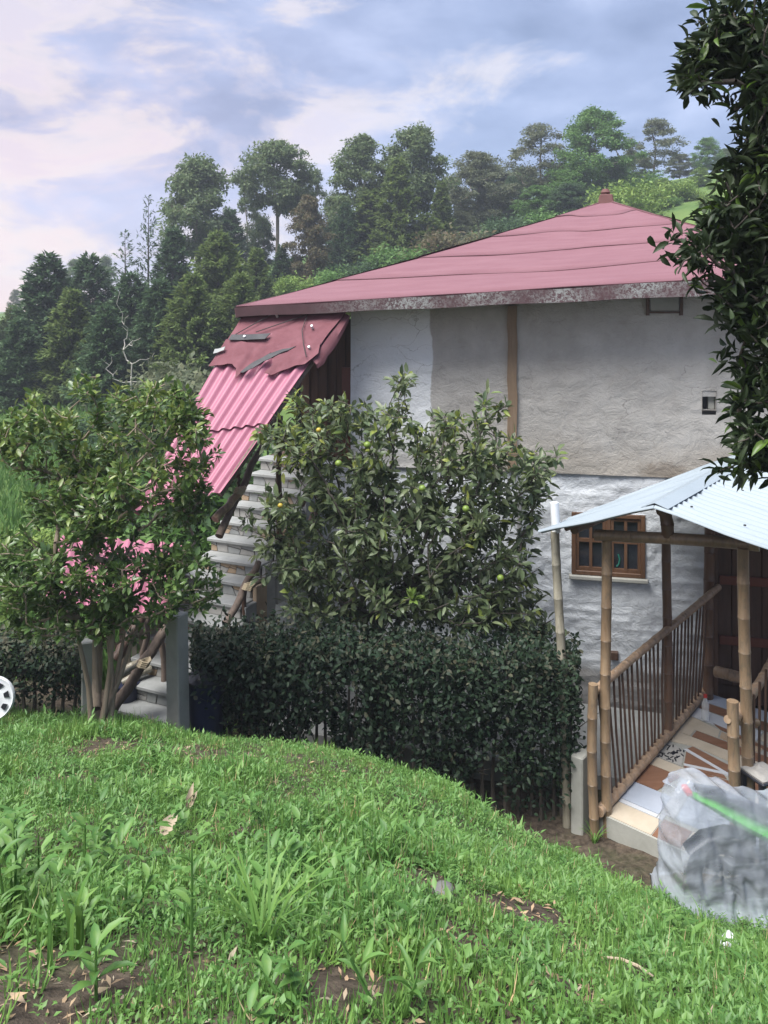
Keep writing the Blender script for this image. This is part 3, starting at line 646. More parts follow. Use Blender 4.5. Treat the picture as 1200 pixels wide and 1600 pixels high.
# stair roof: two courses of corrugated sheet, felt patched at the top
TL, TR = P(384, 496, 10.6), P(538, 494, 10.35)
BL, BR = P(205, 800, 9.0), P(346, 768, 8.75)
sroof = empty('stair_roof', (0, 0, 0)); sroof.parent = stair
def corr(TL, TR, BL, BR, name, mat, parent, off, ncor, amp=.022, u0=0, u1=1, v0=0, v1=1, lift=0, rag=0, nl=14, th=.004):
    n = (TR-TL).cross(BL-TL).normalized()
    if n.z < 0: n = -n
    K = ncor*8; V = []
    for j in range(nl+1):
        v = v0+(v1-v0)*j/nl
        for i in range(K+1):
            u = u0+(u1-u0)*i/K; vv = v
            if j == nl and rag: vv = v+rag*math.sin(i*.7)*.4
            p = TL.lerp(TR, u).lerp(BL.lerp(BR, u), vv)
            V.append(p+n*(amp*math.sin(2*math.pi*ncor*u/(1))+lift*(1)+.006*math.sin(v*9+u*4)))
    nv = len(V); V += [p-n*th for p in V]
    Fc = [(j*(K+1)+i, (j+1)*(K+1)+i, (j+1)*(K+1)+i+1, j*(K+1)+i+1) for j in range(nl) for i in range(K)]
    Fb = [tuple(nv+q for q in f[::-1]) for f in Fc]
    E = [(nl*(K+1)+i, nv+nl*(K+1)+i, nv+nl*(K+1)+i+1, nl*(K+1)+i+1) for i in range(K)]+[(i+1, nv+i+1, nv+i, i) for i in range(K)]
    E += [(j*(K+1), nv+j*(K+1), nv+(j+1)*(K+1), (j+1)*(K+1)) for j in range(nl)]+[((j+1)*(K+1)+K, nv+(j+1)*(K+1)+K, nv+j*(K+1)+K, j*(K+1)+K) for j in range(nl)]
    me = npmesh(name, np.array([tuple(p-off) for p in V]), [np.array(Fc+Fb+E)], True); me.set_sharp_from_angle(angle=R(60))
    return link(name, me, mat, parent)
corr(TL, TR, BL, BR, 'corrugated_sheet', M['sheet_pink'], sroof, SB, 8, .024, 0, 1, .62, 1.0, 0)
corr(TL, TR, BL, BR, 'corrugated_sheet', M['sheet_pink'], sroof, SB, 8, .024, -.02, .99, .12, .655, .03)
NR = (TR-TL).cross(BL-TL).normalized(); NR = NR if NR.z > 0 else -NR
def felt_patch(poly, lift, mat, name='felt_patch', sub=5, fold=.03):
    """poly in (u,v) of the stair roof; rubber-like torn felt sheet with thickness and ripples"""
    bm = bmesh.new(); vs = [bm.verts.new((u, v, 0)) for u, v in poly]; bm.faces.new(vs)
    bmesh.ops.triangulate(bm, faces=bm.faces[:]); bmesh.ops.subdivide_edges(bm, edges=bm.edges[:], cuts=sub, use_grid_fill=True)
    bm.verts.ensure_lookup_table()
    for v in bm.verts:
        u, vv = v.co.x, v.co.y
        p = TL.lerp(TR, u).lerp(BL.lerp(BR, u), vv)
        h = lift+fold*(float(vn(u*5, vv*14, 8))-.3)+.014*math.sin(u*50)*.5
        v.co = p+NR*h-SB
    bmesh.ops.recalc_face_normals(bm, faces=bm.faces[:])
    r = bmesh.ops.solidify(bm, geom=bm.faces[:], thickness=.008)
    me = bpy.data.meshes.new(name); bm.to_mesh(me); bm.free(); me.polygons.foreach_set('use_smooth', [True]*len(me.polygons)); me.set_sharp_from_angle(angle=R(50))
    return link(name, me, mat, sroof)
felt_patch([(-.02, 0), (1.03, 0), (1.0, .12), (.98, .25), (.8, .30), (.6, .24), (.3, .2), (-.02, .17)], .055, M['felt_dark'])
felt_patch([(-.03, .15), (.35, .19), (.60, .22), (.42, .30), (.36, .345), (.33, .385), (.28, .33), (.2, .30), (-.05, .30)], .07, M['felt_dark'])
felt_patch([(.52, .23), (.99, .20), (1.05, .27), (.99, .335), (.86, .345), (.7, .385), (.62, .37), (.66, .33)], .085, M['felt_dark'])
felt_patch([(.02, .135), (.42, .135), (.40, .17), (.02, .165)], .105, M['felt_under'], 'felt_strip', 3, .01)
felt_patch([(.36, .36), (.44, .30), (.60, .245), (.78, .225), (.62, .275), (.50, .325), (.40, .365)], .105, M['felt_under'], 'torn_strip', 2, .01)
felt_patch([(-.07, .215), (.03, .205), (.04, .225), (-.06, .24)], .11, M['white_slab'], 'pale_scrap', 2, .005)
# felt hanging over the right side of the roof top
q0, q1 = TL.lerp(TR, 1.02)+NR*.05, TL.lerp(TR, 1.02).lerp(BL.lerp(BR, 1.02), .30)+NR*.05
mb = MB(); K = 10; vs = []
for i in range(K+1):
    a = q0.lerp(q1, i/K)-SB; dn = .05+.10*math.sin(i/K*math.pi)+(.05 if i > 7 else 0)
    vs += [a, a+Vector((.05, -.03, -dn*.5)), a+Vector((.06, -.02, -dn))]
vs2 = [v+Vector((-.012, .012, 0)) for v in vs]; n_ = len(vs)
fs = [(i*3+j, i*3+j+1, i*3+j+4, i*3+j+3) for i in range(K) for j in range(2)]
mb.add(vs+vs2, fs+[tuple(n_+q for q in f[::-1]) for f in fs]); mb.build('felt_flap', M['felt_dark'], sroof, True)
for (u, v) in ((.17, .15), (.92, .235), (.36, .02), (.8, .1)): 
    p = TL.lerp(TR, u).lerp(BL.lerp(BR, u), v)+NR*.13-SB; MB().tube([p-NR*.06, p], [.016, .016], 8).build('roof_nail', M['white_plastic'], sroof)
for u in (.04, .5, .96):
    a = TL.lerp(TR, u)-NR*.06; b = BL.lerp(BR, u)-NR*.06; MB().tube([a-SB, b-SB], .04, 8).build('rafter', M['wood_pole'], sroof, True)
# cables draped over the felt
for pl in ([(.25, .12, .10), (.42, .08, .10), (.62, .03, .10), (.75, -.02, .12)], [(.66, .0, .11), (.72, .12, .1), (.85, .22, .12), (.97, .30, .13)], [(.05, .13, .1), (.2, .06, .1), (.33, .0, .1)]):
    MB().tube([TL.lerp(TR, u).lerp(BL.lerp(BR, u), v)+NR*h-SB for u, v, h in pl], .006, 5).build('cable', M['rubber'], sroof, True)

# low pink sheet lean-to behind the left bush
lr = P(180, 900, 9.4); lean = empty('lean_to_roof', (lr.x, lr.y, gz1(lr.x, lr.y)), 0, 'low pink corrugated roof showing through the left bush', 'roof')
lo_ = lean.location.copy()
corr(P(95, 838, 10.4), P(285, 850, 10.0), P(70, 935, 9.0), P(262, 962, 8.8), 'corrugated_sheet', M['sheet_pink'], lean, lo_, 11, .022)
for p in ((88, 925, 9.2), (255, 950, 8.95), (105, 850, 10.3), (275, 862, 10.0)):
    a = P(*p); pole(lean, lo_, (a.x, a.y, gz1(a.x, a.y)-.1), a, .035, .035, M['wood_pole'], 'post')

# ---------------------------------------------------------------- corrugated-roofed bamboo porch
PO = Vector((2.12, 7.85, 0)); PR = Vector((.678, .735, 0)).normalized(); PQ = Vector((PR.y, -PR.x, 0))
def PP(r, q, z): return PO+PR*r+PQ*q+Vector((0, 0, z))
pfl = lambda r: .17+.09*r
porch = empty('porch', (PO.x, PO.y, 0), 0, 'small bamboo porch with white corrugated gable roof over patchwork tiled walkway', 'porch')
def culm(name, a, b, r, mat, seg=.29, n=10, wob=.006, par=porch, off=None, hollow=True):
    a = Vector(a); b = Vector(b); L = (b-a).length; k = max(2, int(L/seg)); pts = []; rad = []
    d = (b-a).normalized(); sx = d.cross(Vector((.3, .7, .2))).normalized(); sy = d.cross(sx)
    ph = random.random()*6
    for i in range(k+1):
        t0 = i/k; c = a.lerp(b, t0)+sx*math.sin(t0*5+ph)*wob*2+sy*math.cos(t0*4+ph)*wob*1.6
        if 0 < i < k:
            for dz, rr in ((-.012, 1.0), (-.004, 1.07), (.0, .99), (.004, 1.07), (.012, 1.0)): pts.append(c+d*dz); rad.append(r*rr)
        else: pts.append(c); rad.append(r)
        if i < k: pts.append((c+a.lerp(b, (i+1)/k)+sx*math.sin((i+1)/k*5+ph)*wob*2+sy*math.cos((i+1)/k*4+ph)*wob*1.6)/2); rad.append(r*.975)
    o = par.location if off is None else off
    ob = MB().tube(pts, rad, n).build(name, mat, par, True, off=o)
    if hollow:
        e = MB()
        for p, s_ in ((a, -1), (b, 1)): e.tube([p+d*s_*.001, p+d*s_*.003], r*.62, n)
        e.build('culm_hollow', M['wood_dark'], ob)
    return ob
PL = 2.72; PWD = 1.34
# concrete slab and tile pieces
def pq(r, q, z): v = PP(r, q, pfl(r)+z); return v-porch.location
slab = MB().hexa([pq(-.02, -.02, -.20), pq(-.02, PWD+.1, -.20), pq(PL, PWD+.1, -.45), pq(PL, -.02, -.45), pq(-.02, -.02, 0), pq(-.02, PWD+.1, 0), pq(PL, PWD+.1, 0), pq(PL, -.02, 0)]).build('floor_slab', M['concrete'], porch)
def tile(poly, mat, th=.008, name='tile'):
    mb = MB(); k = len(poly); vs = [pq(r, q, .001) for r, q in poly]+[pq(r, q, th) for r, q in poly]
    mb.add(vs, [tuple(range(k))[::-1], tuple(range(k, 2*k))]+[(i, (i+1) % k, k+(i+1) % k, k+i) for i in range(k)]); mb.build(name, M[mat], porch)
T_ = [([(0, .06), (.24, .06), (.24, .52), (0, .52)], 'tile_cream'), ([(0, .53), (.27, .53), (.27, .80), (0, .80)], 'tile_brown'), ([(0, .81), (.27, .81), (.27, 1.4), (0, 1.4)], 'tile_cream'),
      ([(.25, .06), (.30, .06), (.30, .46), (.25, .46)], 'tile_white'), ([(.25, .47), (.33, .47), (.33, .52), (.25, .52)], 'tile_white'), ([(.31, .06), (.62, .06), (.62, .46), (.31, .46)], 'tile_bluegrey'),
      ([(.63, .06), (.98, .06), (.98, .40), (.63, .30)], 'tile_brown'), ([(.34, .47), (.95, .42), (.95, .56), (.34, .60)], 'tile_white'), ([(.34, .61), (.95, .57), (.95, 1.4), (.34, 1.4)], 'tile_bluegrey'),
      ([(.99, .06), (1.14, .06), (1.10, 1.4), (.96, 1.4)], 'tile_cream'), ([(1.15, .06), (1.48, .06), (1.42, .26), (1.15, .34)], 'stone_grey'),
      ([(1.15, .36), (1.42, .28), (1.30, .70), (1.22, .78)], 'tile_brown'), ([(1.15, .37), (1.2, .8), (1.13, 1.05), (1.11, 1.05)], 'tile_brown'), ([(1.46, .26), (1.55, .30), (1.40, .95), (1.33, .78)], 'tile_brown'), ([(1.30, .86), (1.38, 1.0), (1.36, 1.4), (1.14, 1.4), (1.16, 1.1)], 'tile_brown'),
      ([(1.50, .06), (1.72, .06), (1.66, 1.4), (1.44, 1.4), (1.57, .32)], 'tile_cream'), ([(1.73, .22), (1.86, .22), (1.82, 1.4), (1.68, 1.4)], 'tile_brown'),
      ([(1.73, .06), (2.1, .06), (2.02, .42), (1.88, .45), (1.87, .20), (1.73, .20)], 'tile_cream'), ([(1.88, .47), (2.0, .45), (1.95, .9), (1.86, .9)], 'stone_tan'), ([(2.04, .42), (2.12, .3), (1.99, 1.0), (1.93, 1.0)], 'tile_brown'),
      ([(2.11, .06), (2.32, .06), (2.26, .8), (2.07, .8)], 'tile_white'), ([(2.34, .06), (2.48, .06), (2.46, 1.4), (2.28, 1.4)], 'tile_brown'), ([(2.5, .06), (2.7, .06), (2.7, .5), (2.5, .5)], 'tile_bluegrey'), ([(2.5, .51), (2.7, .51), (2.7, 1.4), (2.48, 1.4)], 'tile_white'), ([(2.1, .82), (2.26, .82), (2.27, 1.4), (2.02, 1.4)], 'tile_cream')]
for po, m in T_: tile(po, m)
tile([(1.44, .24), (1.47, .27), (1.27, .92), (1.16, 1.1), (1.13, 1.08), (1.24, .9)], 'tile_white', .011, 'tile_strip')
tile([(1.17, .36), (1.2, .34), (1.42, 1.1), (1.40, 1.2)], 'tile_white', .013, 'tile_strip')
# mosaic chips on the grey tile
for i in range(34):
    r0 = random.uniform(1.16, 1.44); q0_ = random.uniform(.07, .27); an = random.random()*3; s1, s2 = .022, .007
    po = [(r0+math.cos(an)*s1*a-math.sin(an)*s2*b, q0_+math.sin(an)*s1*a+math.cos(an)*s2*b) for a, b in ((-1, -1), (1, -1), (1, 1), (-1, 1))]
    tile(po, 'black_plastic', .0105, 'mosaic_chip')
# posts
PB, PBD = M['bamboo'], M['bamboo_dark']
ptop = P(943, 842, 7.88)
culm('post', PP(.03, .06, -.1), (ptop.x+.02, ptop.y, 2.83), .050, PB, .30)
culm('post', PP(-.10, -.01, -.15), PP(-.10, -.03, 1.45), .047, PB, .30)
pr_ = P(1163, 858, 7.12); pb_ = P(1168, 1290, 7.12); culm('post', (pb_.x, pb_.y, -.1), (pr_.x, pr_.y, 2.97), .050, PB, .30)
st_ = P(1147, 1095, 7.0); culm('post', (st_.x, st_.y, -.1), st_, .05, PB, .28)
culm('post', PP(1.53, .02, -.2), PP(1.53, .02, 2.93), .050, PBD, .30)
e_ = P(1108, 820, 9.72); culm('post', (e_.x, e_.y, -.2), (e_.x, e_.y, 3.2), .062, PBD, .32)
culm('post', PP(1.6, PWD, -.2), PP(1.6, PWD, 3.2), .05, PBD, .3)
culm('post', PP(PL, PWD, -.2), PP(PL, PWD, 3.2), .05, PBD, .3)
# rails
culm('top_rail', PP(-.03, -.075, pfl(0)+1.14), P(1122, 917, 9.72), .042, M['bamboo_light'], .2)
culm('bottom_rail', PP(-.08, .03, pfl(0)+.062), PP(PL-.1, .03, pfl(PL)+.055), .052, M['bamboo_light'], .15)
culm('top_rail', (st_.x+.02, st_.y+.02, 1.50), P(1215, 1018, 8.6), .045, M['bamboo_light'], .25)
culm('rail_stub', P(1136, 1126, 6.98), P(1180, 1128, 7.3), .035, PB, .3)
for i in range(27):
    r = .10+i*(PL-.25)/27; 
    if abs(r-1.53) < .06: continue
    b0 = PP(r, .03, pfl(r)+.10); f = r/PL; tp = PP(-.03, -.075, pfl(0)+1.14).lerp(P(1122, 917, 9.72), (r+.03)/(PL+.08))
    culm('baluster', b0, (tp.x+random.uniform(-.008, .008), tp.y, tp.z-.02), .0125, M['wood_dark'], .5, 6, .003, hollow=False)
for i in range(8):
    a = P(1178+i*9, 1240-i*18, 7.15+i*.17); tpz = 1.48-.0*i
    culm('baluster', (a.x, a.y, .3), (a.x, a.y, EYE-((1086-i*20)-HY)/F*a.y), .0125, M['wood_dark'], .5, 6, .003, hollow=False)
culm('threshold_pole', P(1118, 1048, 9.45), P(1168, 1062, 9.2), .065, M['bamboo_light'], .4)
# roof frame
bl_, br_ = P(930, 834, 7.9), P(1186, 852, 7.08)
culm('beam', bl_, br_, .055, PB, .34)
B0 = P(1024, 792, 7.2); A0 = P(843, 831, 7.95); R0 = P(1262, 878, 6.3)
BB = PP(3.05, .66, 0); BB.z = 3.52; AB = P(1003, 767, 9.72); RB = R0+(BB-B0)
culm('king_post', P(1043, 838, 7.5), P(1041, 800, 7.5), .06, PBD, .3)
culm('ridge_pole', B0+PR*.1-Vector((0, 0, .07)), BB-PR*.1-Vector((0, 0, .07)), .045, PBD, .3)
culm('eave_pole', A0.lerp(B0, .18)+PR*.3-Vector((0, 0, .09)), AB.lerp(BB, .18)-PR*.2-Vector((0, 0, .09)), .045, PBD, .3)
culm('eave_pole', R0.lerp(B0, .2)+PR*.3-Vector((0, 0, .09)), RB.lerp(BB, .2)-PR*.2-Vector((0, 0, .09)), .045, PBD, .3)
for f in (.12, .5, .88):
    culm('rafter', B0.lerp(BB, f)-Vector((0, 0, .045)), A0.lerp(AB, f).lerp(B0.lerp(BB, f), .1)-Vector((0, 0, .045)), .028, PBD, .3, 7)
    culm('rafter', B0.lerp(BB, f)-Vector((0, 0, .045)), R0.lerp(RB, f).lerp(B0.lerp(BB, f), .1)-Vector((0, 0, .045)), .028, PBD, .3, 7)
po_ = porch.location
up = Vector((0, 0, 1))
def sheets(T0, T1, E0, E1, k, lift):
    for i in range(k):
        a, b = i/k-.012, (i+1)/k+.012
        corr(T0.lerp(T1, a)+up*(lift+.006*(i % 2)), T0.lerp(T1, b)+up*(lift+.006*(i % 2)), E0.lerp(E1, a)+up*(lift+.006*(i % 2)), E0.lerp(E1, b)+up*(lift+.006*(i % 2)), 'roof_sheet', M['sheet_white'], porch, po_, 8, .02, nl=6)
sheets(B0, BB, A0, AB, 4, 0); sheets(B0, BB, R0, RB, 4, 0)
n1_ = 20; mb = MB(); dl = (A0-B0).normalized(); dr = (R0-B0).normalized(); vs = []
for i in range(2): 
    c = (B0-PR*.02 if i == 0 else BB)+up*.028; vs += [c+dl*.13, c+up*.012, c+dr*.13]
mb.add([v-po_ for v in vs]+[v-po_-up*.004 for v in vs], [(0, 1, 4, 3), (1, 2, 5, 4), (9, 10, 7, 6), (10, 11, 8, 7), (0, 6, 7, 1), (1, 7, 8, 2), (3, 4, 10, 9), (4, 5, 11, 10), (0, 3, 9, 6), (2, 8, 11, 5)]); mb.build('ridge_cap', M['sheet_white'], porch)
for (u, v) in ((.08, .18), (.08, .55), (.35, .3), (.35, .7), (.6, .2), (.6, .6), (.15, .85)):
    p = B0.lerp(BB, u).lerp(R0.lerp(RB, u), v)+up*.012-po_; MB().tube([p, p+up*.012], .012, 7).build('roof_screw', M['metal_dark'], porch)

# ---------------------------------------------------------------- leaves
def leaf_tpl(kind):
    """unit leaf: x 0..1 along the rib, y half width, z; returns verts, quads, tris"""
    if kind == 'fine':      # 10 triangles
        st = [(.0, .0, .0), (.22, .72, .035), (.5, 1, .045), (.78, .66, .0)]
        V = [(0, 0, 0)]
        for x, hw, z in st[1:]: V += [(x, -hw*.5, z+.10*hw), (x, 0, z), (x, hw*.5, z+.10*hw)]
        V.append((1, 0, -.12)); Q = []; T = [(0, 1, 2), (0, 2, 3), (7, 10, 8), (8, 10, 9)]
        for k in (1, 4): Q += [(k, k+3, k+4, k+1), (k+1, k+4, k+5, k+2)]
        return np.array(V, float), np.array(Q), np.array(T)
    if kind == 'oval':      # 8 triangles
        return np.array([(0, 0, 0), (.3, -.45, .07), (.3, 0, .0), (.3, .45, .07), (.68, -.40, .04), (.68, 0, -.02), (.68, .40, .04), (1, 0, -.10)], float), np.array([(1, 4, 5, 2), (2, 5, 6, 3)]), np.array([(0, 1, 2), (0, 2, 3), (4, 7, 5), (5, 7, 6)])
    if kind == 'small':     # 4 triangles
        return np.array([(0, 0, 0), (.4, -.5, .08), (.45, 0, 0), (.4, .5, .08), (1, 0, -.10)], float), np.zeros((0, 4), int), np.array([(0, 1, 2), (0, 2, 3), (1, 4, 2), (2, 4, 3)])
    if kind == 'quad':
        return np.array([(0, 0, 0), (.5, -.5, .05), (1, 0, -.05), (.5, .5, .05)], float), np.array([(0, 1, 2, 3)]), np.zeros((0, 3), int)
    if kind == 'blade':
        return np.array([(0, -.5, 0), (0, .5, 0), (.4, -.42, .10), (.4, .42, .10), (.75, -.28, .05), (.75, .28, .05), (1, 0, -.10)], float), np.array([(0, 2, 3, 1), (2, 4, 5, 3)]), np.array([(4, 6, 5)])
def frames(d, up):
    d = d/np.linalg.norm(d, axis=1, keepdims=True); s = np.cross(up, d); L = np.linalg.norm(s, axis=1, keepdims=True); s = np.where(L > 1e-4, s/np.maximum(L, 1e-6), [1, 0, 0]); u = np.cross(d, s)
    return d, s, u
def leaf_mesh(name, kind, pos, d, upv, ln, wd):
    T = leaf_tpl(kind); V0, Q, Tr = T; d, s, u = frames(d, upv); n = len(pos); k = len(V0)
    V = pos[:, None, :]+V0[None, :, 0:1]*(d*ln[:, None])[:, None, :]+V0[None, :, 1:2]*(s*wd[:, None])[:, None, :]+V0[None, :, 2:3]*(u*ln[:, None])[:, None, :]
    o = (np.arange(n)*k)[:, None, None]; Fl = []
    if len(Q): Fl.append((Q[None]+o).reshape(-1, 4))
    if len(Tr): Fl.append((Tr[None]+o).reshape(-1, 3))
    return npmesh(name, V.reshape(-1, 3), Fl, kind in ('fine',))
def leaf_objects(kind, idx, pos, d, upv, ln, wd, mats, parent, name='leaf'):
    V0, Q, Tr = leaf_tpl(kind); bases = []
    for m in mats:
        me = npmesh(name, V0, [f for f in (Q, Tr) if len(f)], True); me.materials.append(m); bases.append(me)
    d, s, u = frames(d, upv)
    for j, i in enumerate(idx):
        o = bpy.data.objects.new(name, bases[0 if len(bases) == 1 else int(RNG.random() < .12)]); COL.objects.link(o); o.parent = parent
        Mx = Matrix(((d[i, 0]*ln[i], s[i, 0]*wd[i], u[i, 0]*ln[i], pos[i, 0]), (d[i, 1]*ln[i], s[i, 1]*wd[i], u[i, 1]*ln[i], pos[i, 1]), (d[i, 2]*ln[i], s[i, 2]*wd[i], u[i, 2]*ln[i], pos[i, 2]), (0, 0, 0, 1)))
        o.matrix_local = Mx
def rvec(n): 
    v = RNG.normal(size=(n, 3)); return v/np.linalg.norm(v, axis=1, keepdims=True)
def grow(base_pts, targets, bias=.25):
    """join every target to its nearest node (base first): returns nodes, parent, order"""
    nodes = [np.array(b, float) for b in base_pts]; par = [-1]+[i for i in range(len(base_pts)-1)]
    b0 = nodes[0]; order = np.argsort(np.linalg.norm(targets-b0, axis=1)*(1+.15*RNG.random(len(targets))))
    N = np.zeros((len(nodes)+len(targets)*3, 3)); N[:len(nodes)] = nodes; cost = [0.0]*len(N); n = len(nodes)
    path = np.zeros(len(N)); 
    for i in range(1, n): path[i] = path[i-1]+np.linalg.norm(N[i]-N[i-1])
    tips = []
    for t_ in order:
        p = targets[t_]; dd = np.linalg.norm(N[:n]-p, axis=1); j = int(np.argmin(dd+bias*path[:n]))
        L = dd[j]; mid = (N[j]+p)/2+RNG.normal(size=3)*L*.10-np.array([0, 0, .06*L])
        N[n] = mid; par.append(j); path[n] = path[j]+L/2; N[n+1] = p; par.append(n); path[n+1] = path[n]+L/2; tips.append(n+1); n += 2
    return N[:n], par, tips
def branch_mesh(name, N, par, rtip, rmax, nb, expo=2.3):
    n = len(N); cnt = np.zeros(n)
    ch = [[] for _ in range(n)]
    for i, p in enumerate(par):
        if p >= 0: ch[p].append(i)
    rad = np.zeros(n)
    for i in range(n-1, -1, -1):
        rad[i] = (rtip**expo if not ch[i] else sum(rad[c]**expo for c in ch[i]))**(1/expo)
    sc = min(1, rmax/rad[0]); rad = rtip+(rad-rtip)*sc
    V = []; Fc = []
    for i, p in enumerate(par):
        if p < 0: continue
        a, b = N[p], N[i]; d = b-a; L = np.linalg.norm(d)
        if L < 1e-5: continue
        d = d/L; s = np.cross(d, [.31, .9, .3]); s /= np.linalg.norm(s); u = np.cross(d, s); k = nb if rad[i] > rmax*.12 else max(4, nb-3)
        ra = min(rad[p], rad[i]*1.35); o = len(V)
        for e, (c, r) in enumerate(((a, ra), (b, rad[i]))):
            for q in range(k): V.append(c+(s*math.cos(2*math.pi*q/k)+u*math.sin(2*math.pi*q/k))*r)
        for q in range(k): Fc.append((o+q, o+(q+1) % k, o+k+(q+1) % k, o+k+q))
    return npmesh(name, np.array(V), [np.array(Fc)], True)
def blobs(lst, n, D, spread, base):
    """points in ellipsoids given as (px, py, rx, ry[, depth offset]) at depth D; shell-weighted"""
    wts = np.array([b[2]*b[3] for b in lst], float); wts /= wts.sum(); out = []
    for b, k in zip(lst, np.maximum(1, (wts*n).astype(int))):
        v = rvec(k)*(RNG.random((k, 1))**.45); dz = b[4] if len(b) > 4 else 0
        Dd = D+dz+v[:, 1]*spread*min(1.0, b[2]*D/F/spread+.3)
        px = b[0]+v[:, 0]*b[2]; py = b[1]+v[:, 2]*b[3]
        out.append(np.stack([(px-600)/F*Dd, Dd, EYE-(py-HY)/F*Dd], 1))
    return np.concatenate(out)-np.array(base)
def leafy(root, tips, tipdirs, per, ln, wd, kind, mats, spread=.5, rad=.05, nobj=300, droop=.0, newfrac=.1, litsel=None, name='crown', upw=1.0):
    n = len(tips)*per; c = np.repeat(tips, per, 0); td = np.repeat(tipdirs, per, 0)
    v = rvec(n); d = td*(1-spread)+v*spread; d /= np.linalg.norm(d, axis=1, keepdims=True); d[:, 2] -= droop
    off = RNG.random((n, 1))
    pos = c-td*off*rad*2.2+v*rad*.35
    L = ln*(.55+.65*RNG.random(n)); Wd = wd*(.7+.5*RNG.random(n))*(L/ln)**.5
    upv = rvec(n)*.75+np.array([0, 0, upw])
    if litsel is None: new = RNG.random(n) < newfrac
    else: new = litsel(pos)
    rootw = np.array(root.location); dist = np.linalg.norm(pos+rootw-np.array([0, 0, EYE]), axis=1)
    vis = np.argsort(dist/ L * (1+.25*RNG.random(n)))
    ob = vis[:nobj]; rest = np.ones(n, bool); rest[ob] = False
    cr = None
    for sel, m in ((rest & ~new, mats[0]), (rest & new, mats[1])):
        if sel.sum() == 0: continue
        o = link(name if cr is None else 'lighter_leaves', leaf_mesh(name, kind, pos[sel], d[sel], upv[sel], L[sel], Wd[sel]), m, root); o['kind'] = 'stuff'  # second leaf colour; on bush and citrus it carries the lit crown tops
        cr = cr or o
    leaf_objects(kind, ob, pos, d, upv, L, Wd, mats, root)
    return cr
def tipdir(N, par, tips, upb=.35):
    t = N[tips]-N[[par[i] for i in tips]]; t /= np.maximum(np.linalg.norm(t, axis=1, keepdims=True), 1e-6); t = t+np.array([0, 0, upb]); return t/np.linalg.norm(t, axis=1, keepdims=True)

# left bush
b0 = P(150, 1142, 7.2); b0.z = gz1(b0.x, b0.y)-.03
bush = empty('bush', b0, 0, 'dense glossy green bush with several pale stems at left on the grass', 'bush')
BL_ = [(180, 745, 130, 110), (70, 655, 55, 45), (30, 690, 45, 50), (235, 630, 85, 45), (140, 600, 28, 22), (305, 690, 40, 60), (295, 760, 45, 55), (70, 905, 85, 70), (30, 900, 60, 80), (180, 885, 110, 75), (280, 905, 65, 75), (120, 790, 90, 60), (180, 960, 70, 40), (70, 965, 70, 35), (280, 640, 30, 30)]
tg = blobs(BL_, 760, 7.2, .75, b0)
stems = []
bp = [(0, 0, -.05), (0, 0, .25)]
N, par, tips = grow(bp, np.concatenate([tg]), .22)
# extra pale basal stems
mb = MB()
for (x1, y1) in ((165, 960), (180, 940), (215, 975), (145, 960), (120, 985), (195, 985)):
    e = P(x1, y1, 7.2+random.uniform(-.25, .25))-b0; s = Vector((random.uniform(-.10, .12), random.uniform(-.06, .06), -.03)); m_ = s.lerp(e, .5)+Vector((random.uniform(-.05, .05), 0, 0))
    MB().tube([s, s.lerp(m_, .5)+Vector((.01, 0, 0)), m_, m_.lerp(e, .6), e], [.034, .026, .023, .019, .012], 8).build('stem', M['bark_pale'], bush, True)
link('branches', branch_mesh('branches', N, par, .0045, .045, 8), M['bark_pale'], bush)['kind'] = 'stuff'
leafy(bush, N[tips], tipdir(N, par, tips), 20, .084, .040, 'oval', (M['leaf_bush'], M['leaf_bush_sunlit']), .62, .07, 300, 0, .1, lambda p: RNG.random(len(p)) < np.clip((p[:, 2]-1.9)/1.3, .03, .5))  # sunlit tips put into leaf colour, more of them towards the crown top

# citrus tree
c0 = P(588, 990, 8.95); c0.z = gz1(c0.x, c0.y)
cit = empty('citrus_tree', c0, 0, 'grey green citrus tree with small yellow green fruit behind the hedge', 'tree')
CB = [(630, 790, 150, 120), (480, 700, 75, 70), (440, 680, 40, 35), (600, 680, 90, 60), (628, 600, 26, 28), (720, 690, 80, 60), (770, 630, 30, 22), (800, 740, 70, 70), (850, 720, 28, 24), (845, 770, 32, 30), (430, 800, 50, 60), (460, 880, 70, 60), (560, 880, 80, 60), (700, 900, 90, 70), (790, 860, 60, 80), (800, 950, 60, 45), (855, 985, 45, 25), (720, 820, 100, 80), (540, 780, 90, 80), (520, 640, 60, 35), (460, 620, 25, 18), (500, 950, 70, 35), (620, 930, 90, 50), (740, 955, 80, 40)]
tg = blobs(CB, 960, 8.95, 1.0, c0)
hh = P(590, 960, 8.95).z-c0.z
N, par, tips = grow([(0, 0, -.1), (.02, 0, hh*.5), (0, 0, hh)], tg, .30)
link('branches', branch_mesh('branches', N, par, .0045, .06, 8), M['bark_dark'], cit)['kind'] = 'stuff'
for (x1, y1) in ((560, 870), (610, 850), (640, 880), (590, 830), (520, 900)):
    e = P(x1, y1, 8.95+random.uniform(-.3, .3))-c0; s = Vector((random.uniform(-.08, .08), random.uniform(-.06, .06), -.05)); m_ = s.lerp(e, .5)+Vector((-e.x*.2, 0, .05))
    MB().tube([s, s.lerp(m_, .5), m_, m_.lerp(e, .6), e], [.05, .045, .038, .03, .02], 8).build('trunk', M['bark_dark'], cit, True)
topz = P(0, 720, 8.95).z-c0.z
leafy(cit, N[tips], tipdir(N, par, tips, .15), 14, .125, .054, 'oval', (M['leaf_citrus'], M['leaf_citrus_highlight']), .72, .09, 300, .15, .1, lambda p: RNG.random(len(p)) < np.where((p[:, 0] < -.7) & (p[:, 2] > topz-.2), .30, np.where(p[:, 2] > topz, .2, .03)))  # highlights at top and top left of crown painted as yellow-green leaves
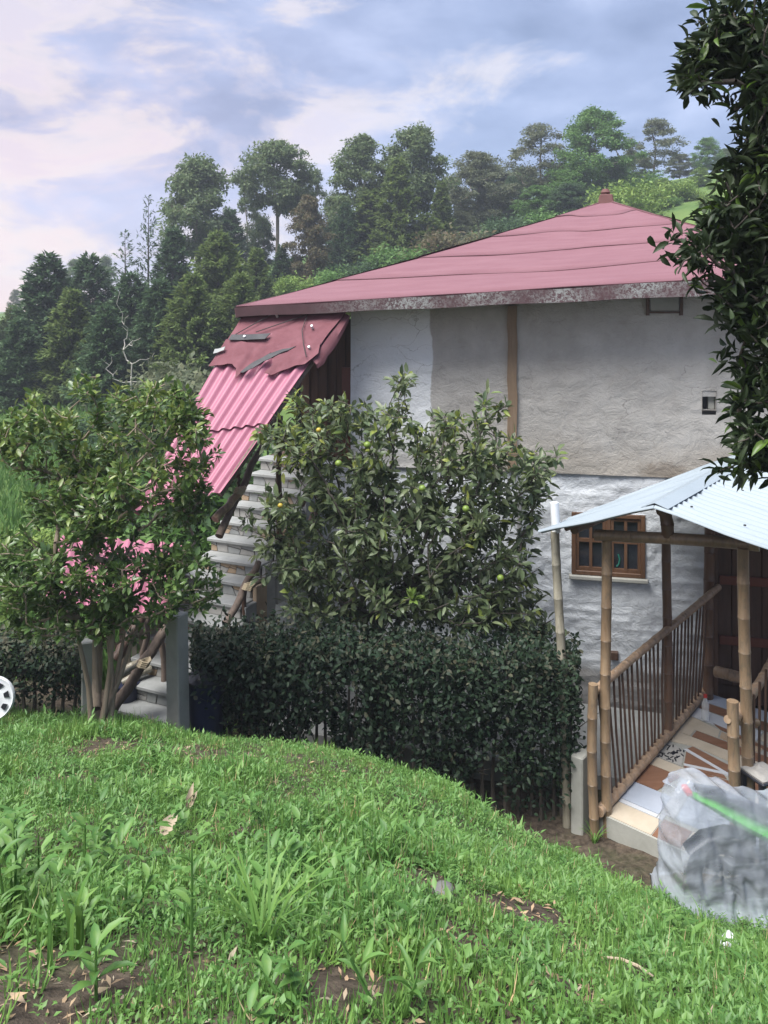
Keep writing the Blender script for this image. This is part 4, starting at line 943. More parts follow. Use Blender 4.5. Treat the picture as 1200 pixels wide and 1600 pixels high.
# bright tuft low in the crown
tf = np.array(P(645, 938, 8.2)-c0); nn = 22; dv = rvec(nn); dv[:, 2] = abs(dv[:, 2])
o = link('bright_tuft', leaf_mesh('bright_tuft', 'oval', np.repeat(tf[None], nn, 0)+dv*.02, dv, rvec(nn)*.5+np.array([0, 0, 1]), np.full(nn, .12), np.full(nn, .045)), M['leaf_lime'], cit); o['kind'] = 'stuff'
MB().tube([tf, tf+np.array([-.1, .3, -.1]), np.array([0, 0, hh*.8])], .006, 5).build('shoot', M['bark_dark'], cit, True)
def ball(name, c, r, mat, parent, sq=.92):
    bm = bmesh.new(); bmesh.ops.create_uvsphere(bm, u_segments=10, v_segments=7, radius=r)
    for v in bm.verts: v.co.z *= sq; v.co += Vector(c)
    me = bpy.data.meshes.new(name); bm.to_mesh(me); bm.free(); me.polygons.foreach_set('use_smooth', [True]*len(me.polygons)); return link(name, me, mat, parent)
for (x, y, dd, m) in ((782, 903, 8.15, 'fruit'), (574, 695, 8.05, 'fruit'), (529, 724, 8.1, 'fruit'), (498, 672, 8.15, 'fruit_yellow'), (438, 790, 8.2, 'fruit_yellow'), (660, 763, 7.98, 'fruit'), (728, 795, 8.0, 'fruit')):
    ball('fruit', P(x, y, dd)-c0, .037 if m == 'fruit' else .028, M[m], cit)

# right foreground tree
r0 = Vector((3.25, 4.6, 0)); r0.z = gz1(r0.x, r0.y)-.05
ltr = empty('laurel_tree', r0, 0, 'dark leaved tree hanging into the picture at the right edge, nearest of all', 'tree')
RBL = [(1150, 60, 60, 70), (1190, 150, 60, 80), (1110, 100, 38, 40), (1230, 60, 90, 110), (1160, 330, 70, 70), (1110, 375, 38, 50), (1200, 270, 60, 60), (1250, 250, 90, 150), (1170, 440, 75, 60), (1140, 470, 35, 30), (1230, 420, 80, 90), (1185, 560, 26, 30), (1180, 610, 35, 40), (1165, 690, 30, 35), (1195, 700, 45, 50), (1250, 600, 60, 120), (1185, 500, 40, 30), (1125, 30, 30, 30), (1300, 300, 90, 250), (1350, 500, 100, 150), (1330, 100, 100, 150), (1075, 110, 22, 18), (1065, 375, 18, 22), (1070, 420, 20, 18), (1150, 215, 26, 14), (1085, 150, 20, 16), (1140, 560, 22, 16), (1150, 640, 18, 20), (1140, 730, 20, 18), (1090, 60, 25, 30), (1460, 200, 120, 200), (1480, 450, 110, 140)]
tg = blobs(RBL, 1380, 4.1, .45, r0)
N, par, tips = grow([(0, 0, 0), (-.03, 0, 1.2), (.05, -.05, 2.4), (.02, -.1, 3.4), (.0, -.1, 4.3), (-.05, -.15, 5.0)], tg, .12)
link('branches', branch_mesh('branches', N, par, .004, .13, 9), M['bark_dark'], ltr)['kind'] = 'stuff'
MB().tube([(0, 0, -.1), (-.03, 0, 1.2), (.05, -.05, 2.4), (.02, -.1, 3.4), (0, -.1, 4.3), (-.05, -.15, 5.0)], [.16, .13, .12, .10, .08, .05], 12).build('trunk', M['bark_dark'], ltr, True)
leafy(ltr, N[tips], tipdir(N, par, tips, .1), 13, .108, .031, 'fine', (M['leaf_laurel'], M['leaf_laurel_new']), .6, .07, 300, .1, .06, None, upw=.6)

# ---------------------------------------------------------------- hedges
def hedge(label, segs, n, Dd, thick, ln, wd, nst, bare=.35, drymix=.1, seed=0):
    """segs: list of (px, ytop, ybase) at depth D"""
    x0, x1 = segs[0][0], segs[-1][0]; xm = (x0+x1)/2; b = P(xm, 1250, Dd); b.z = gz1(b.x, b.y)
    h = empty('hedge', b, 0, label, 'hedge'); bb = np.array(b)
    px = RNG.uniform(x0, x1, n); D = Dd+RNG.normal(size=n)*thick*.45
    yt = np.interp(px, [s[0] for s in segs], [s[1] for s in segs])+ (fbm(px*.03, px*0, 3, seed)*36); X = (px-600)/F*D
    zt = EYE-(yt-HY)/F*Dd; zb = gz(X, D)
    f = RNG.random(n)**.62
    clump = vn(px*.022, f*5, seed+3)
    keep = (f > bare) | (RNG.random(n) < .30+.5*clump*(f/bare))
    keep &= (clump > .22) | (f > .7)
    Z = zb+.05+(zt-zb-.05)*f; bulge = .5+.5*f
    pos = np.stack([X, Dd+(D-Dd)*bulge, Z], 1)[keep]-bb; m = len(pos)
    d = rvec(m)+np.array([0, -.35, .25]); L = ln*(.6+.6*RNG.random(m)); Wd = wd*(.7+.6*RNG.random(m))
    top = f[keep] > .86
    dry = RNG.random(m) < np.where(top, drymix*4, drymix*.5)
    for sel, mt, nm in ((~dry, 'leaf_hedge', 'foliage'), (dry, 'leaf_hedge_dry', 'pale_foliage')):
        o = link(nm, leaf_mesh(nm, 'oval', pos[sel], d[sel], rvec(int(sel.sum()))*.7+np.array([0, -.3, 1]), L[sel], Wd[sel]), M[mt], h); o['kind'] = 'stuff'
    for i in range(nst):
        x = x0+(x1-x0)*(i+.5+random.uniform(-.35, .35))/nst; Ds = Dd+random.uniform(-.12, .12); X_ = (x-600)/F*Ds; zb_ = gz1(X_, Ds)
        zt_ = EYE-(float(np.interp(x, [s[0] for s in segs], [s[1] for s in segs]))-HY)/F*Dd
        pts = [Vector((X_+random.uniform(-.05, .05)*k/4, Ds+random.uniform(-.03, .03), zb_-.05+(zt_-zb_-.1)*k/4))-b for k in range(5)]
        MB().tube(pts, [.024, .02, .016, .012, .006], 6).build('stem', M['bark_dark'], h, True)
    # inner twigs
    N_ = 160; mb = MB()
    for i in range(N_):
        x = random.uniform(x0, x1); Ds = Dd+random.uniform(-.15, .15); X_ = (x-600)/F*Ds; zb_ = gz1(X_, Ds); zt_ = EYE-(float(np.interp(x, [s[0] for s in segs], [s[1] for s in segs]))-HY)/F*Dd
        z = zb_+(zt_-zb_)*random.uniform(.25, .9); a = Vector((X_, Ds, z))-b; mb.tube([a, a+Vector((random.uniform(-.2, .2), random.uniform(-.2, .1), random.uniform(.05, .35)))], [.006, .003], 4, False)
    mb.build('twigs', M['bark_dark'], h)['kind'] = 'stuff'
    return h
hedge('long dark clipped hedge between the grass bank and the house wall', [(300, 985, 1150), (360, 975, 1150), (480, 978, 1160), (600, 985, 1180), (720, 990, 1220), (820, 1000, 1260), (905, 1020, 1290)], 26000, 8.15, .55, .066, .033, 34, .22, .05, 1)
hedge('short greyish hedge behind the bush at the left edge', [(-60, 985, 1120), (30, 980, 1120), (90, 995, 1110), (132, 1010, 1110)], 4200, 8.3, .5, .068, .034, 9, .4, .16, 7)

# ---------------------------------------------------------------- background trees
def place_base(px, D): 
    x = (px-600)/F*D; return Vector((x, D, gz1(x, D)-.1))
def euc_mesh(seed, H=10.0, nleaf=15000, crown0=.42, wdt=.28, lsz=.34, clumps=40, sparse=0):
    global RNG
    RNG = np.random.default_rng(seed); r_ = random.Random(seed)
    tg = []
    for i in range(clumps):
        f = crown0+(1-crown0)*(i+r_.random())/clumps; rr = wdt*H*(math.sin(math.pi*min(1, max(.05, (f-crown0)/(1-crown0)))**.8)*.75+.18)
        an = r_.random()*6.28; q = rr*math.sqrt(r_.random()); tg.append((math.cos(an)*q, math.sin(an)*q, f*H*.97))
    tg = np.array(tg); trunk = [(0, 0, -.3)]+[(math.sin(k*1.3+seed)*.02*H*k/6, math.cos(k+seed)*.015*H*k/6, H*.9*k/6) for k in range(1, 7)]
    N, par, tips = grow(trunk, tg, .05)
    tm = branch_mesh('trunk', N, par, .02, .017*H, 7)
    per = nleaf//clumps; c = np.repeat(tg, per, 0); n = len(c); v = RNG.normal(size=(n, 3)); v /= np.linalg.norm(v, axis=1, keepdims=True)
    cr = np.repeat(.035*H+.055*H*RNG.random(clumps)**1.5, per)[:, None]*(RNG.random((n, 1))**.5)
    pos = c+v*cr*np.array([1.15, 1.15, .8]); d = rvec(n)+np.array([0, 0, -.5]); L = lsz*(.5+.8*RNG.random(n))
    if sparse: k = RNG.random(n) > sparse; pos, d, L = pos[k], d[k], L[k]
    return tm, leaf_mesh('crown', 'quad', pos, d, rvec(len(pos))+np.array([0, 0, .8]), L, L*.42)
def con_mesh(seed, H=10.0, nb=210, base=.02, wdt=.26, lsz=.42, dens=75, sparse=0):
    global RNG
    RNG = np.random.default_rng(seed); r_ = random.Random(seed); mb = MB()
    mb.tube([(0, 0, -.3), (.02*H*.3, 0, H*.5), (0, 0, H)], [.016*H, .010*H, .01], 7)
    PS = []; DS = []
    for i in range(nb):
        f = base+(1-base)*((i+r_.random())/nb); L = wdt*H*((1-f)**.75)*(.65+.5*r_.random())+.15; an = i*2.4+r_.random()
        dr = np.array([math.cos(an), math.sin(an), .22+.35*f]); a = np.array([0, 0, f*H]); 
        if sparse and r_.random() < sparse: continue
        mb.tube([Vector(a), Vector(a+dr*L*.5), Vector(a+dr*L+np.array([0, 0, .06*L]))], [.012+.012*(1-f), .01, .004], 4, False)
        k = max(5, int(dens*L/(wdt*H)*1.4)); s = RNG.random(k)**.6
        p = a+dr*L*s[:, None]+np.array([0, 0, 1])*(.06*L*s[:, None]**2)+RNG.normal(size=(k, 3))*np.array([.11, .11, .07])*L*.55
        PS.append(p); DS.append(dr+rvec(k)*.8+np.array([0, 0, -.15]))
    pos = np.concatenate(PS); d = np.concatenate(DS); n = len(pos); Ls = lsz*(.6+.9*RNG.random(n))
    me = bpy.data.meshes.new('trunk'); me.from_pydata(mb.v, [], mb.f); me.update()
    return me, leaf_mesh('crown', 'quad', pos, d, rvec(n)*.6+np.array([0, 0, 1]), Ls, Ls*.36)
def shrub_mesh(seed, H=3.0, nleaf=4500, lsz=.2, clumps=22):
    global RNG
    RNG = np.random.default_rng(seed)
    tg = rvec(clumps)*np.array([.55, .55, .42])*H*(RNG.random((clumps, 1))**.5); tg[:, 2] = abs(tg[:, 2])+.12*H
    N, par, tips = grow([(0, 0, -.2), (0, 0, .1*H)], tg, .1); tm = branch_mesh('trunk', N, par, .015, .08, 6)
    per = nleaf//clumps; c = np.repeat(tg, per, 0); n = len(c); pos = c+RNG.normal(size=(n, 3))*.11*H*np.array([1, 1, .8])
    pos[:, 2] = np.maximum(pos[:, 2], 0); L = lsz*(.5+.8*RNG.random(n))
    return tm, leaf_mesh('crown', 'quad', pos, rvec(n)+np.array([0, 0, .2]), rvec(n)+np.array([0, 0, 1]), L, L*.45)
EU = [euc_mesh(101, crown0=.40, wdt=.23, clumps=90, nleaf=18000, lsz=.27), euc_mesh(102, crown0=.52, wdt=.30, clumps=80, nleaf=18000, lsz=.27), euc_mesh(103, crown0=.18, wdt=.24, clumps=110, nleaf=22000, lsz=.27), euc_mesh(104, crown0=.35, wdt=.30, clumps=60, nleaf=9000, lsz=.24), euc_mesh(105, crown0=.15, wdt=.36, clumps=120, nleaf=26000, lsz=.27)]
CN = [con_mesh(201), con_mesh(202, wdt=.33, nb=230), con_mesh(203, wdt=.20, nb=190), con_mesh(204, wdt=.20, nb=90, sparse=.25, dens=26, lsz=.3)]
SH = [shrub_mesh(301, nleaf=7000), shrub_mesh(302, nleaf=7000), shrub_mesh(303, nleaf=7000)]
def bgtree(kind, var, px, ytop, D, leaf, label, wid=None, bark='bark_euc', group='trees on the hillside behind the house', cat='tree', name=None, ybase=None):
    tm, cm = {'e': EU, 'c': CN, 's': SH}[kind][var]; b = place_base(px, D)
    H0 = {'e': 10.0, 'c': 10.0, 's': 3.0}[kind]; zt = EYE-(ytop-HY)/F*D
    s = max(.15, (zt-b.z)/H0/(1 if kind != 's' else .75)); sx = s if wid is None else wid*s
    o = empty(name or {'e': 'eucalyptus_tree', 'c': 'cypress_tree', 's': 'shrub'}[kind], b, random.random()*6.28, label, cat, group); o.scale = (sx, sx, s)
    for nm, me, mt in (('trunk', tm, bark), ('crown', cm, leaf)):
        if not me.materials: me.materials.append(M[mt])
        c = bpy.data.objects.new(nm, me); COL.objects.link(c); c.parent = o
        c.material_slots[0].link = 'OBJECT'; c.material_slots[0].material = M[mt]
        if nm == 'crown': c['kind'] = 'stuff'
    return o
G1 = 'tall trees behind the house'; G2 = 'conifers at the left'; G3 = 'shrubs on the hillside'; G4 = 'misty far trees'
bgtree('e', 0, 308, 245, 56, 'leaf_euc', 'tall eucalyptus, leftmost of the round crowned trees above the conifers', 1.15, group=G1)
bgtree('e', 1, 432, 218, 58, 'leaf_euc', 'eucalyptus with domed crown and bare pale trunks, second from left', 1.15, group=G1)
bgtree('e', 3, 385, 285, 60, 'leaf_euc', 'thin eucalyptus just left of the domed crown', .8, group=G1)
bgtree('e', 3, 493, 262, 60, 'leaf_euc', 'thin open eucalyptus between the two domed crowns', .8, group=G1)
bgtree('e', 2, 562, 212, 56, 'leaf_euc', 'tall dark eucalyptus left of the pair in the middle', 1.15, group=G1)
bgtree('e', 0, 648, 198, 56, 'leaf_euc', 'tallest eucalyptus in the middle, right one of the pair', 1.2, group=G1)
bgtree('c', 0, 622, 250, 52, 'leaf_conifer', 'green cypress in front of the tall middle pair', 1.0, group=G1, bark='bark_dark')
bgtree('c', 2, 690, 285, 54, 'leaf_conifer', 'slim cypress right of the tall middle pair', 1.0, group=G1, bark='bark_dark')
bgtree('e', 2, 482, 305, 50, 'leaf_rust', 'smaller reddish green tree with pale trunk below the domed crowns', 1.0, group=G1)
bgtree('c', 1, 540, 320, 53, 'leaf_conifer_dark', 'dark cypress below the dark middle eucalyptus', .9, group=G1, bark='bark_dark')
bgtree('e', 4, 748, 236, 60, 'leaf_olive', 'broad grey olive tree with dark trunk right of the middle pair', 1.35, group=G1)
bgtree('e', 4, 700, 275, 66, 'leaf_olive', 'pale grey tree half hidden behind the slim cypress', .8, group=G1)
bgtree('e', 3, 845, 192, 62, 'leaf_olive', 'open thin tree just left of the bright green tree', 1.35, group=G1)
bgtree('e', 4, 928, 170, 60, 'leaf_bright', 'bright green broad tree right above the roof peak', 1.35, group=G1)
bgtree('e', 2, 900, 250, 58, 'leaf_bright', 'lower green tree left of the roof peak', 1.7, group=G1)
bgtree('e', 3, 1022, 185, 64, 'leaf_olive', 'sparse tree with bare limbs right of the roof peak', 1.5, group=G1, bark='bark_dark')
bgtree('e', 4, 1105, 215, 70, 'leaf_bright', 'hazy tree beside the dark hanging branches', 1.3, group=G1)
bgtree('e', 4, 1190, 200, 72, 'leaf_bright', 'hazy tree hidden behind the dark hanging branches', .9, group=G1)
bgtree('e', 4, 800, 275, 62, 'leaf_conifer_dark', 'dark low tree between olive tree and open thin tree', .8, group=G1)
bgtree('c', 1, 340, 365, 40, 'leaf_conifer', 'broad yellow green cypress left of the roof corner', 1.1, group=G2, bark='bark_dark')
bgtree('c', 0, 270, 360, 44, 'leaf_conifer_dark', 'dark pointed cypress left of the yellow green one', 1.0, group=G2, bark='bark_dark')
bgtree('c', 3, 232, 308, 46, 'leaf_conifer_dark', 'thin conifer with bare sparse leader poking above the others', .65, group=G2, bark='bark_dark')
bgtree('c', 3, 195, 362, 45, 'leaf_conifer_dark', 'leaning sparse conifer beside the bare leader', .9, group=G2, bark='bark_dark')
bgtree('c', 1, 140, 402, 42, 'leaf_conifer_dark', 'broad dark conifer in the middle of the left group', 1.1, group=G2, bark='bark_dark')
bgtree('c', 0, 75, 400, 40, 'leaf_conifer_dark', 'dark conifer with feathery top near the left edge', 1.25, group=G2, bark='bark_dark')
bgtree('c', 1, 205, 430, 38, 'leaf_conifer_dark', 'dark conifer behind the pale dead branches', 1.1, group=G2, bark='bark_dark')
bgtree('c', 0, 400, 390, 44, 'leaf_conifer', 'cypress right behind the left roof corner', 1.1, group=G2, bark='bark_dark')
bgtree('c', 2, 440, 385, 50, 'leaf_conifer_dark', 'dark slim cypress above the roof edge', 1.2, group=G2, bark='bark_dark')
bgtree('c', 1, 20, 480, 48, 'leaf_conifer', 'pale green conifer at the left edge', 1.1, group=G2, bark='bark_dark')
bgtree('c', 1, -60, 440, 46, 'leaf_conifer_dark', 'conifer mostly cut off by the left edge', 1.2, group=G2, bark='bark_dark')
bgtree('e', 0, 165, 400, 95, 'leaf_euc', 'far umbrella shaped tree above the left conifers', .9, group=G4)
bgtree('e', 1, 118, 405, 98, 'leaf_euc', 'far round tree top above the left conifers', .9, group=G4)
bgtree('e', 4, 25, 452, 110, 'leaf_olive', 'misty far tree at the left edge', .9, group=G4)
bgtree('e', 4, -30, 470, 110, 'leaf_olive', 'misty far tree cut by the left edge', .9, group=G4)
bgtree('e', 4, 70, 465, 115, 'leaf_olive', 'misty far tree behind the feathery conifer', .9, group=G4)
for i, (px, yt, D, lf, lb) in enumerate([(640, 372, 46, 'leaf_bright', 'light green shrub above the roof edge below the tall pair'), (700, 352, 47, 'leaf_rust', 'brownish shrub above the roof edge'), (745, 350, 48, 'leaf_olive', 'grey green shrub below the olive tree'), (590, 392, 46, 'leaf_conifer_dark', 'dark shrub above the roof edge'), (800, 330, 50, 'leaf_conifer_dark', 'dark shrub left of the lower green tree'),
                                         (980, 268, 52, 'leaf_lime', 'yellow green shrub right of the roof peak'), (1060, 275, 54, 'leaf_lime', 'light green shrub on the grassy slope'), (1110, 300, 50, 'leaf_lime', 'light green shrub beside the dark branches'), (850, 320, 50, 'leaf_bright', 'green shrub behind the roof left of the peak'), (530, 410, 47, 'leaf_bright', 'green shrub above the roof below the rusty tree'), (460, 425, 48, 'leaf_lime', 'pale shrub among the trunks above the roof'),
                                         (400, 640, 15.5, 'leaf_conifer_dark', 'dark shrub seen under the pink stair roof'), (330, 700, 14.5, 'leaf_bright', 'green shrub behind the middle of the stair'), (1075, 288, 57, 'leaf_lime', 'light shrub left one of two on the slope beside the branches'), (1118, 282, 58, 'leaf_lime', 'light shrub right one of two on the slope beside the branches'), (1050, 305, 52, 'leaf_bright', 'low green shrub just above the right roof edge'), (292, 555, 24, 'leaf_olive', 'grey twiggy shrub left of the pink stair roof'), (60, 812, 14, 'leaf_lime', 'yellow green shrub behind the left bush'), (1000, 262, 60, 'leaf_bright', 'green shrub on the ridge right of the peak'), (240, 600, 22, 'leaf_conifer_dark', 'dark shrub behind the top of the left bush'), (140, 640, 24, 'leaf_conifer_dark', 'dark low shrub behind the left bush'), (20, 640, 30, 'leaf_bright', 'green shrub in the meadow at the left edge')]):
    bgtree('s', i % 3, px, yt, D, lf, lb, 1.2, 'bark_dark', G3, 'shrub')
FILL = [('e', 4, 768, 258, 66, 'leaf_olive', 'grey green tree behind the olive tree'), ('e', 4, 818, 262, 68, 'leaf_euc', 'dull green tree behind the open thin tree'), ('e', 4, 872, 258, 66, 'leaf_bright', 'mid green tree filling behind the open thin tree'), ('e', 4, 990, 238, 68, 'leaf_euc', 'dull green tree between bright tree and sparse tree'), ('e', 4, 1062, 240, 72, 'leaf_olive', 'hazy low tree right of the sparse tree'), ('e', 4, 1095, 262, 60, 'leaf_lime', 'light green low tree on the slope right of the peak'), ('e', 4, 1135, 232, 74, 'leaf_euc', 'dull tree half behind the dark branches'), ('e', 4, 1035, 278, 56, 'leaf_lime', 'light green thicket right of the roof peak'),
        ('c', 1, 30, 500, 36, 'leaf_conifer_dark', 'low dark conifer at the left edge above the bush'), ('c', 0, 110, 455, 36, 'leaf_conifer', 'green conifer in front of the feathery top'), ('c', 1, 165, 480, 34, 'leaf_conifer_dark', 'dark low conifer left of the pale dead tree'), ('c', 1, 250, 440, 36, 'leaf_conifer_dark', 'dark conifer right of the pale dead tree'),
        ('c', 1, 300, 430, 35, 'leaf_conifer', 'green conifer left of the yellow green cypress'), ('c', 1, 375, 430, 36, 'leaf_conifer', 'low cypress touching the left roof corner'), ('c', 0, 360, 330, 55, 'leaf_conifer_dark', 'dark conifer between the two left eucalyptus crowns'), ('e', 2, 410, 340, 62, 'leaf_conifer_dark', 'dark tree under the second eucalyptus'),
        ('e', 4, 520, 345, 58, 'leaf_conifer_dark', 'dark round tree right of the rusty tree'), ('e', 4, 590, 330, 60, 'leaf_conifer_dark', 'dark tree filling the gap between the middle pair'), ('c', 1, 665, 335, 52, 'leaf_conifer', 'low broad cypress below the tallest eucalyptus'), ('e', 4, 720, 330, 58, 'leaf_olive', 'olive coloured low tree above the roof'), ('e', 4, 775, 315, 60, 'leaf_olive', 'grey green low tree right of the olive tree'),
        ('e', 4, 840, 290, 58, 'leaf_bright', 'green low tree under the open thin tree'), ('e', 4, 890, 285, 56, 'leaf_conifer_dark', 'dark green low tree left of the chimney'), ('e', 4, 960, 255, 62, 'leaf_bright', 'green low tree behind the chimney'), ('c', 2, 580, 300, 54, 'leaf_conifer', 'narrow cypress between the middle pair'), ('c', 1, 460, 400, 52, 'leaf_conifer_dark', 'low dark conifer at the roof edge'), ('e', 4, 1150, 250, 66, 'leaf_bright', 'green tree on the slope behind the dark branches'),
        ('c', 1, -20, 520, 38, 'leaf_conifer', 'pale conifer half outside the left edge'), ('c', 0, 335, 385, 50, 'leaf_conifer_dark', 'dark conifer behind the yellow green cypress')]
for k_, v_, px, yt, D, lf, lb in FILL: bgtree(k_, v_, px, yt, D, lf, lb, 1.1 if px < 560 else 1.9, 'bark_dark', 'lower trees filling the wood')
# dead pale branches among the conifers
dt = place_base(205, 33); dead = empty('dead_tree', dt, 0, 'bare pale dead tree standing before the dark conifers', 'tree')
RNG = np.random.default_rng(44); tg = blobs([(205, 520, 22, 50), (170, 570, 25, 30), (225, 570, 28, 35), (195, 470, 10, 30)], 34, 33, .8, dt)
N, par, tips = grow([(0, 0, -.2), (0, 0, 1.0)], tg, .3); link('branches', branch_mesh('branches', N, par, .012, .06, 6), M['twig_pale'], dead)
RNG = np.random.default_rng(9)

# ---------------------------------------------------------------- fence bits, posts and small things by the stair
def thing_at(name, px, D, label, cat, group=None):
    x = (px-600)/F*D; return empty(name, (x, D, gz1(x, D)), 0, label, cat, group)
def post_box(px, ytop, D, wd, dp, mat, name, label, lean=0, white=False):
    o = thing_at(name, px, D, label, 'post'); h = P(px, ytop, D).z-o.location.z
    MB().hexa([(-wd/2+lean, -dp/2, -.2), (wd/2+lean, -dp/2, -.2), (wd/2+lean, dp/2, -.2), (-wd/2+lean, dp/2, -.2), (-wd/2, -dp/2, h), (wd/2, -dp/2, h), (wd/2, dp/2, h), (-wd/2, dp/2, h)]).build('shaft', M[mat], o, bevel=.012)
    return o
cp = post_box(276, 958, 7.75, .16, .16, 'concrete', 'concrete_post', 'square grey concrete post beside the stair foot', .03); cp.rotation_euler = (0, 0, R(-28))
cp = post_box(138, 1000, 7.9, .13, .13, 'concrete', 'concrete_post', 'pale concrete post behind the bush stems'); cp.rotation_euler = (0, 0, R(20))
cp = post_box(908, 1176, 7.95, .13, .2, 'concrete', 'concrete_post', 'short concrete post beside the porch corner'); cp.rotation_euler = (0, 0, R(-40))
# pale fence behind the stair foot
fo = thing_at('board_fence', 215, 9.3, 'weathered pale board fence behind the foot of the stair', 'fence')
for i in range(9):
    a = P(186+i*10, 965+random.uniform(-8, 8), 9.4)-fo.location
    MB().box((a.x, a.y+random.uniform(-.01, .01), -.1), (a.x+.058, a.y+.022, a.z)).build('pale', M['bamboo_grey'] if i % 3 else M['bark_pale'], fo)
a = P(180, 1010, 9.45)-fo.location; b = P(285, 1010, 9.45)-fo.location; MB().bar(a, b, .03, .06).build('fence_rail', M['wood_pole'], fo)
# lidded bin
def lathe(name, prof, mat, parent, n=18, loc=(0, 0, 0)):
    mb = MB(); vs = [(r*math.cos(2*math.pi*k/n), r*math.sin(2*math.pi*k/n), z) for r, z in prof for k in range(n)]
    fs = [(i*n+k, i*n+(k+1) % n, (i+1)*n+(k+1) % n, (i+1)*n+k) for i in range(len(prof)-1) for k in range(n)]+[tuple(range(n))[::-1], tuple((len(prof)-1)*n+k for k in range(n))]
    return mb.add(vs, fs).build(name, mat, parent, True, loc=loc)
bn = thing_at('bin', 322, 8.0, 'dark blue plastic bin standing between concrete post and hedge', 'bin'); h = P(322, 1062, 8.0).z-bn.location.z
lathe('body', [(.15, -.05), (.155, .0), (.185, h-.03), (.195, h-.03), (.195, h)], M['navy_plastic'], bn)
lathe('lid', [(.2, h+.002), (.2, h+.03), (.13, h+.09), (.03, h+.11)], M['black_plastic'], bn)
bk = thing_at('bucket', 196, 8.9, 'dark blue bucket behind the bush stems', 'bucket'); h = P(196, 1068, 8.9).z-bk.location.z
lathe('body', [(.12, -.02), (.15, h), (.16, h), (.16, h+.02)], M['navy_plastic'], bk)
MB().tube([(-.155, 0, h), (-.1, 0, h+.12), (0, 0, h+.16), (.1, 0, h+.12), (.155, 0, h)], .006, 5).build('handle', M['metal_dark'], bk, True)
# stacked logs by the stair
for i, (x, y, dd) in enumerate(((205, 1042, 8.9), (212, 1056, 8.85), (200, 1058, 8.9))):
    a = P(x-22, y+10, dd); lg = empty('log', a, 0, ['bamboo pole lying highest in the pile by the stair', 'bamboo pole lying lowest right in the pile by the stair', 'bamboo pole lying lowest left in the pile by the stair'][i], 'pole', 'poles piled by the stair')
    culm('culm', a, P(x+24, y-12, dd+.2), .04, M['bamboo_grey'], .25, par=lg)
# white wheel cover at the left edge
wc = empty('wheel_cover', P(-14, 1128, 7.55), 0, 'white plastic wheel cover with dark slots cut by the left edge', 'wheel cover'); rr = .205
mb = MB(); n = 28; prof = [(rr, .0), (rr, .02), (rr*.93, .035), (rr*.86, .028), (rr*.45, .045), (rr*.2, .05)]
vs = [(r*math.cos(2*math.pi*k/n), -y, r*math.sin(2*math.pi*k/n)+rr) for r, y in prof for k in range(n)]
fs = [(i*n+k, i*n+(k+1) % n, (i+1)*n+(k+1) % n, (i+1)*n+k) for i in range(len(prof)-1) for k in range(n)]+[tuple((len(prof)-1)*n+k for k in range(n))]
mb.add(vs, fs).build('disc', M['white_plastic'], wc, True)
for k in range(8):
    an = k*math.pi/4+.25; c = Vector((math.cos(an)*rr*.66, -.0405, math.sin(an)*rr*.66+rr)); tg_ = Vector((-math.sin(an), 0, math.cos(an))); rd = Vector((math.cos(an), 0.05, math.sin(an)))
    MB().prism([c-tg_*.018-rd*.022, c+tg_*.018-rd*.022, c+tg_*.03+rd*.022, c-tg_*.03+rd*.022], (0, -1, 0), .006).build('slot', M['black_plastic'], wc)
wc.rotation_euler = (R(-12), 0, R(12))
# slanting bamboo pole with white top in the hedge
bp_ = thing_at('bamboo_pole', 887, 8.0, 'grey slanting bamboo pole with white painted top at right end of hedge', 'pole')
q = P(869, 830, 8.2); culm('culm', (bp_.location.x, bp_.location.y, bp_.location.z-.1), q, .045, M['bamboo_grey'], .33, par=bp_)
MB().tube([q-bp_.location+Vector((0, 0, -.01)), P(866, 785, 8.2)-bp_.location], [.046, .045], 10).build('painted_top', M['white_plastic'], bp_, True)
# water bottle with red cap on the walkway
bt = PP(2.12, .22, pfl(2.12)+.009); bo = empty('bottle', bt, 0, 'clear plastic bottle with red cap standing on the porch walkway', 'bottle')
lathe('body', [(.03, 0), (.042, .01), (.042, .12), (.038, .13), (.042, .14), (.042, .19), (.018, .25), (.018, .27)], M['clear_plastic'], bo, 14)
lathe('cap', [(.021, .262), (.021, .295)], M['red_plastic'], bo, 12)
# stool at the right edge with a grey cloth
sx_ = P(1192, 1245, 7.0); stl = empty('stool', (sx_.x, sx_.y, gz1(sx_.x, sx_.y)), R(20), 'low dark stool at the right edge by the porch post', 'stool'); hz_ = P(0, 1208, 7.0).z-stl.location.z
MB().box((-.14, -.14, hz_-.03), (.14, .14, hz_)).build('seat', M['black_plastic'], stl, bevel=.01)
for a, b in ((-1, -1), (1, -1), (1, 1), (-1, 1)): MB().hexa([(a*.13-.02, b*.13-.02, 0), (a*.13+.02, b*.13-.02, 0), (a*.13+.02, b*.13+.02, 0), (a*.13-.02, b*.13+.02, 0), (a*.11-.02, b*.11-.02, hz_-.031), (a*.11+.02, b*.11-.02, hz_-.031), (a*.11+.02, b*.11+.02, hz_-.031), (a*.11-.02, b*.11+.02, hz_-.031)]).build('leg', M['black_plastic'], stl)
K = 12; V = []; 
for i in range(K+1):
    for j in range(K+1):
        u, v = i/K*2-1, j/K*2-1; V.append((u*.13, v*.13, hz_+.012+.05*float(vn(u*3+4, v*3, 2))*(1-max(abs(u), abs(v))**3)))
Fq = [(i*(K+1)+j, (i+1)*(K+1)+j, (i+1)*(K+1)+j+1, i*(K+1)+j+1) for i in range(K) for j in range(K)]
cl_ = empty('folded_cloth', stl.location, R(20), 'crumpled grey cloth lying on the dark stool', 'cloth'); nV = len(V)
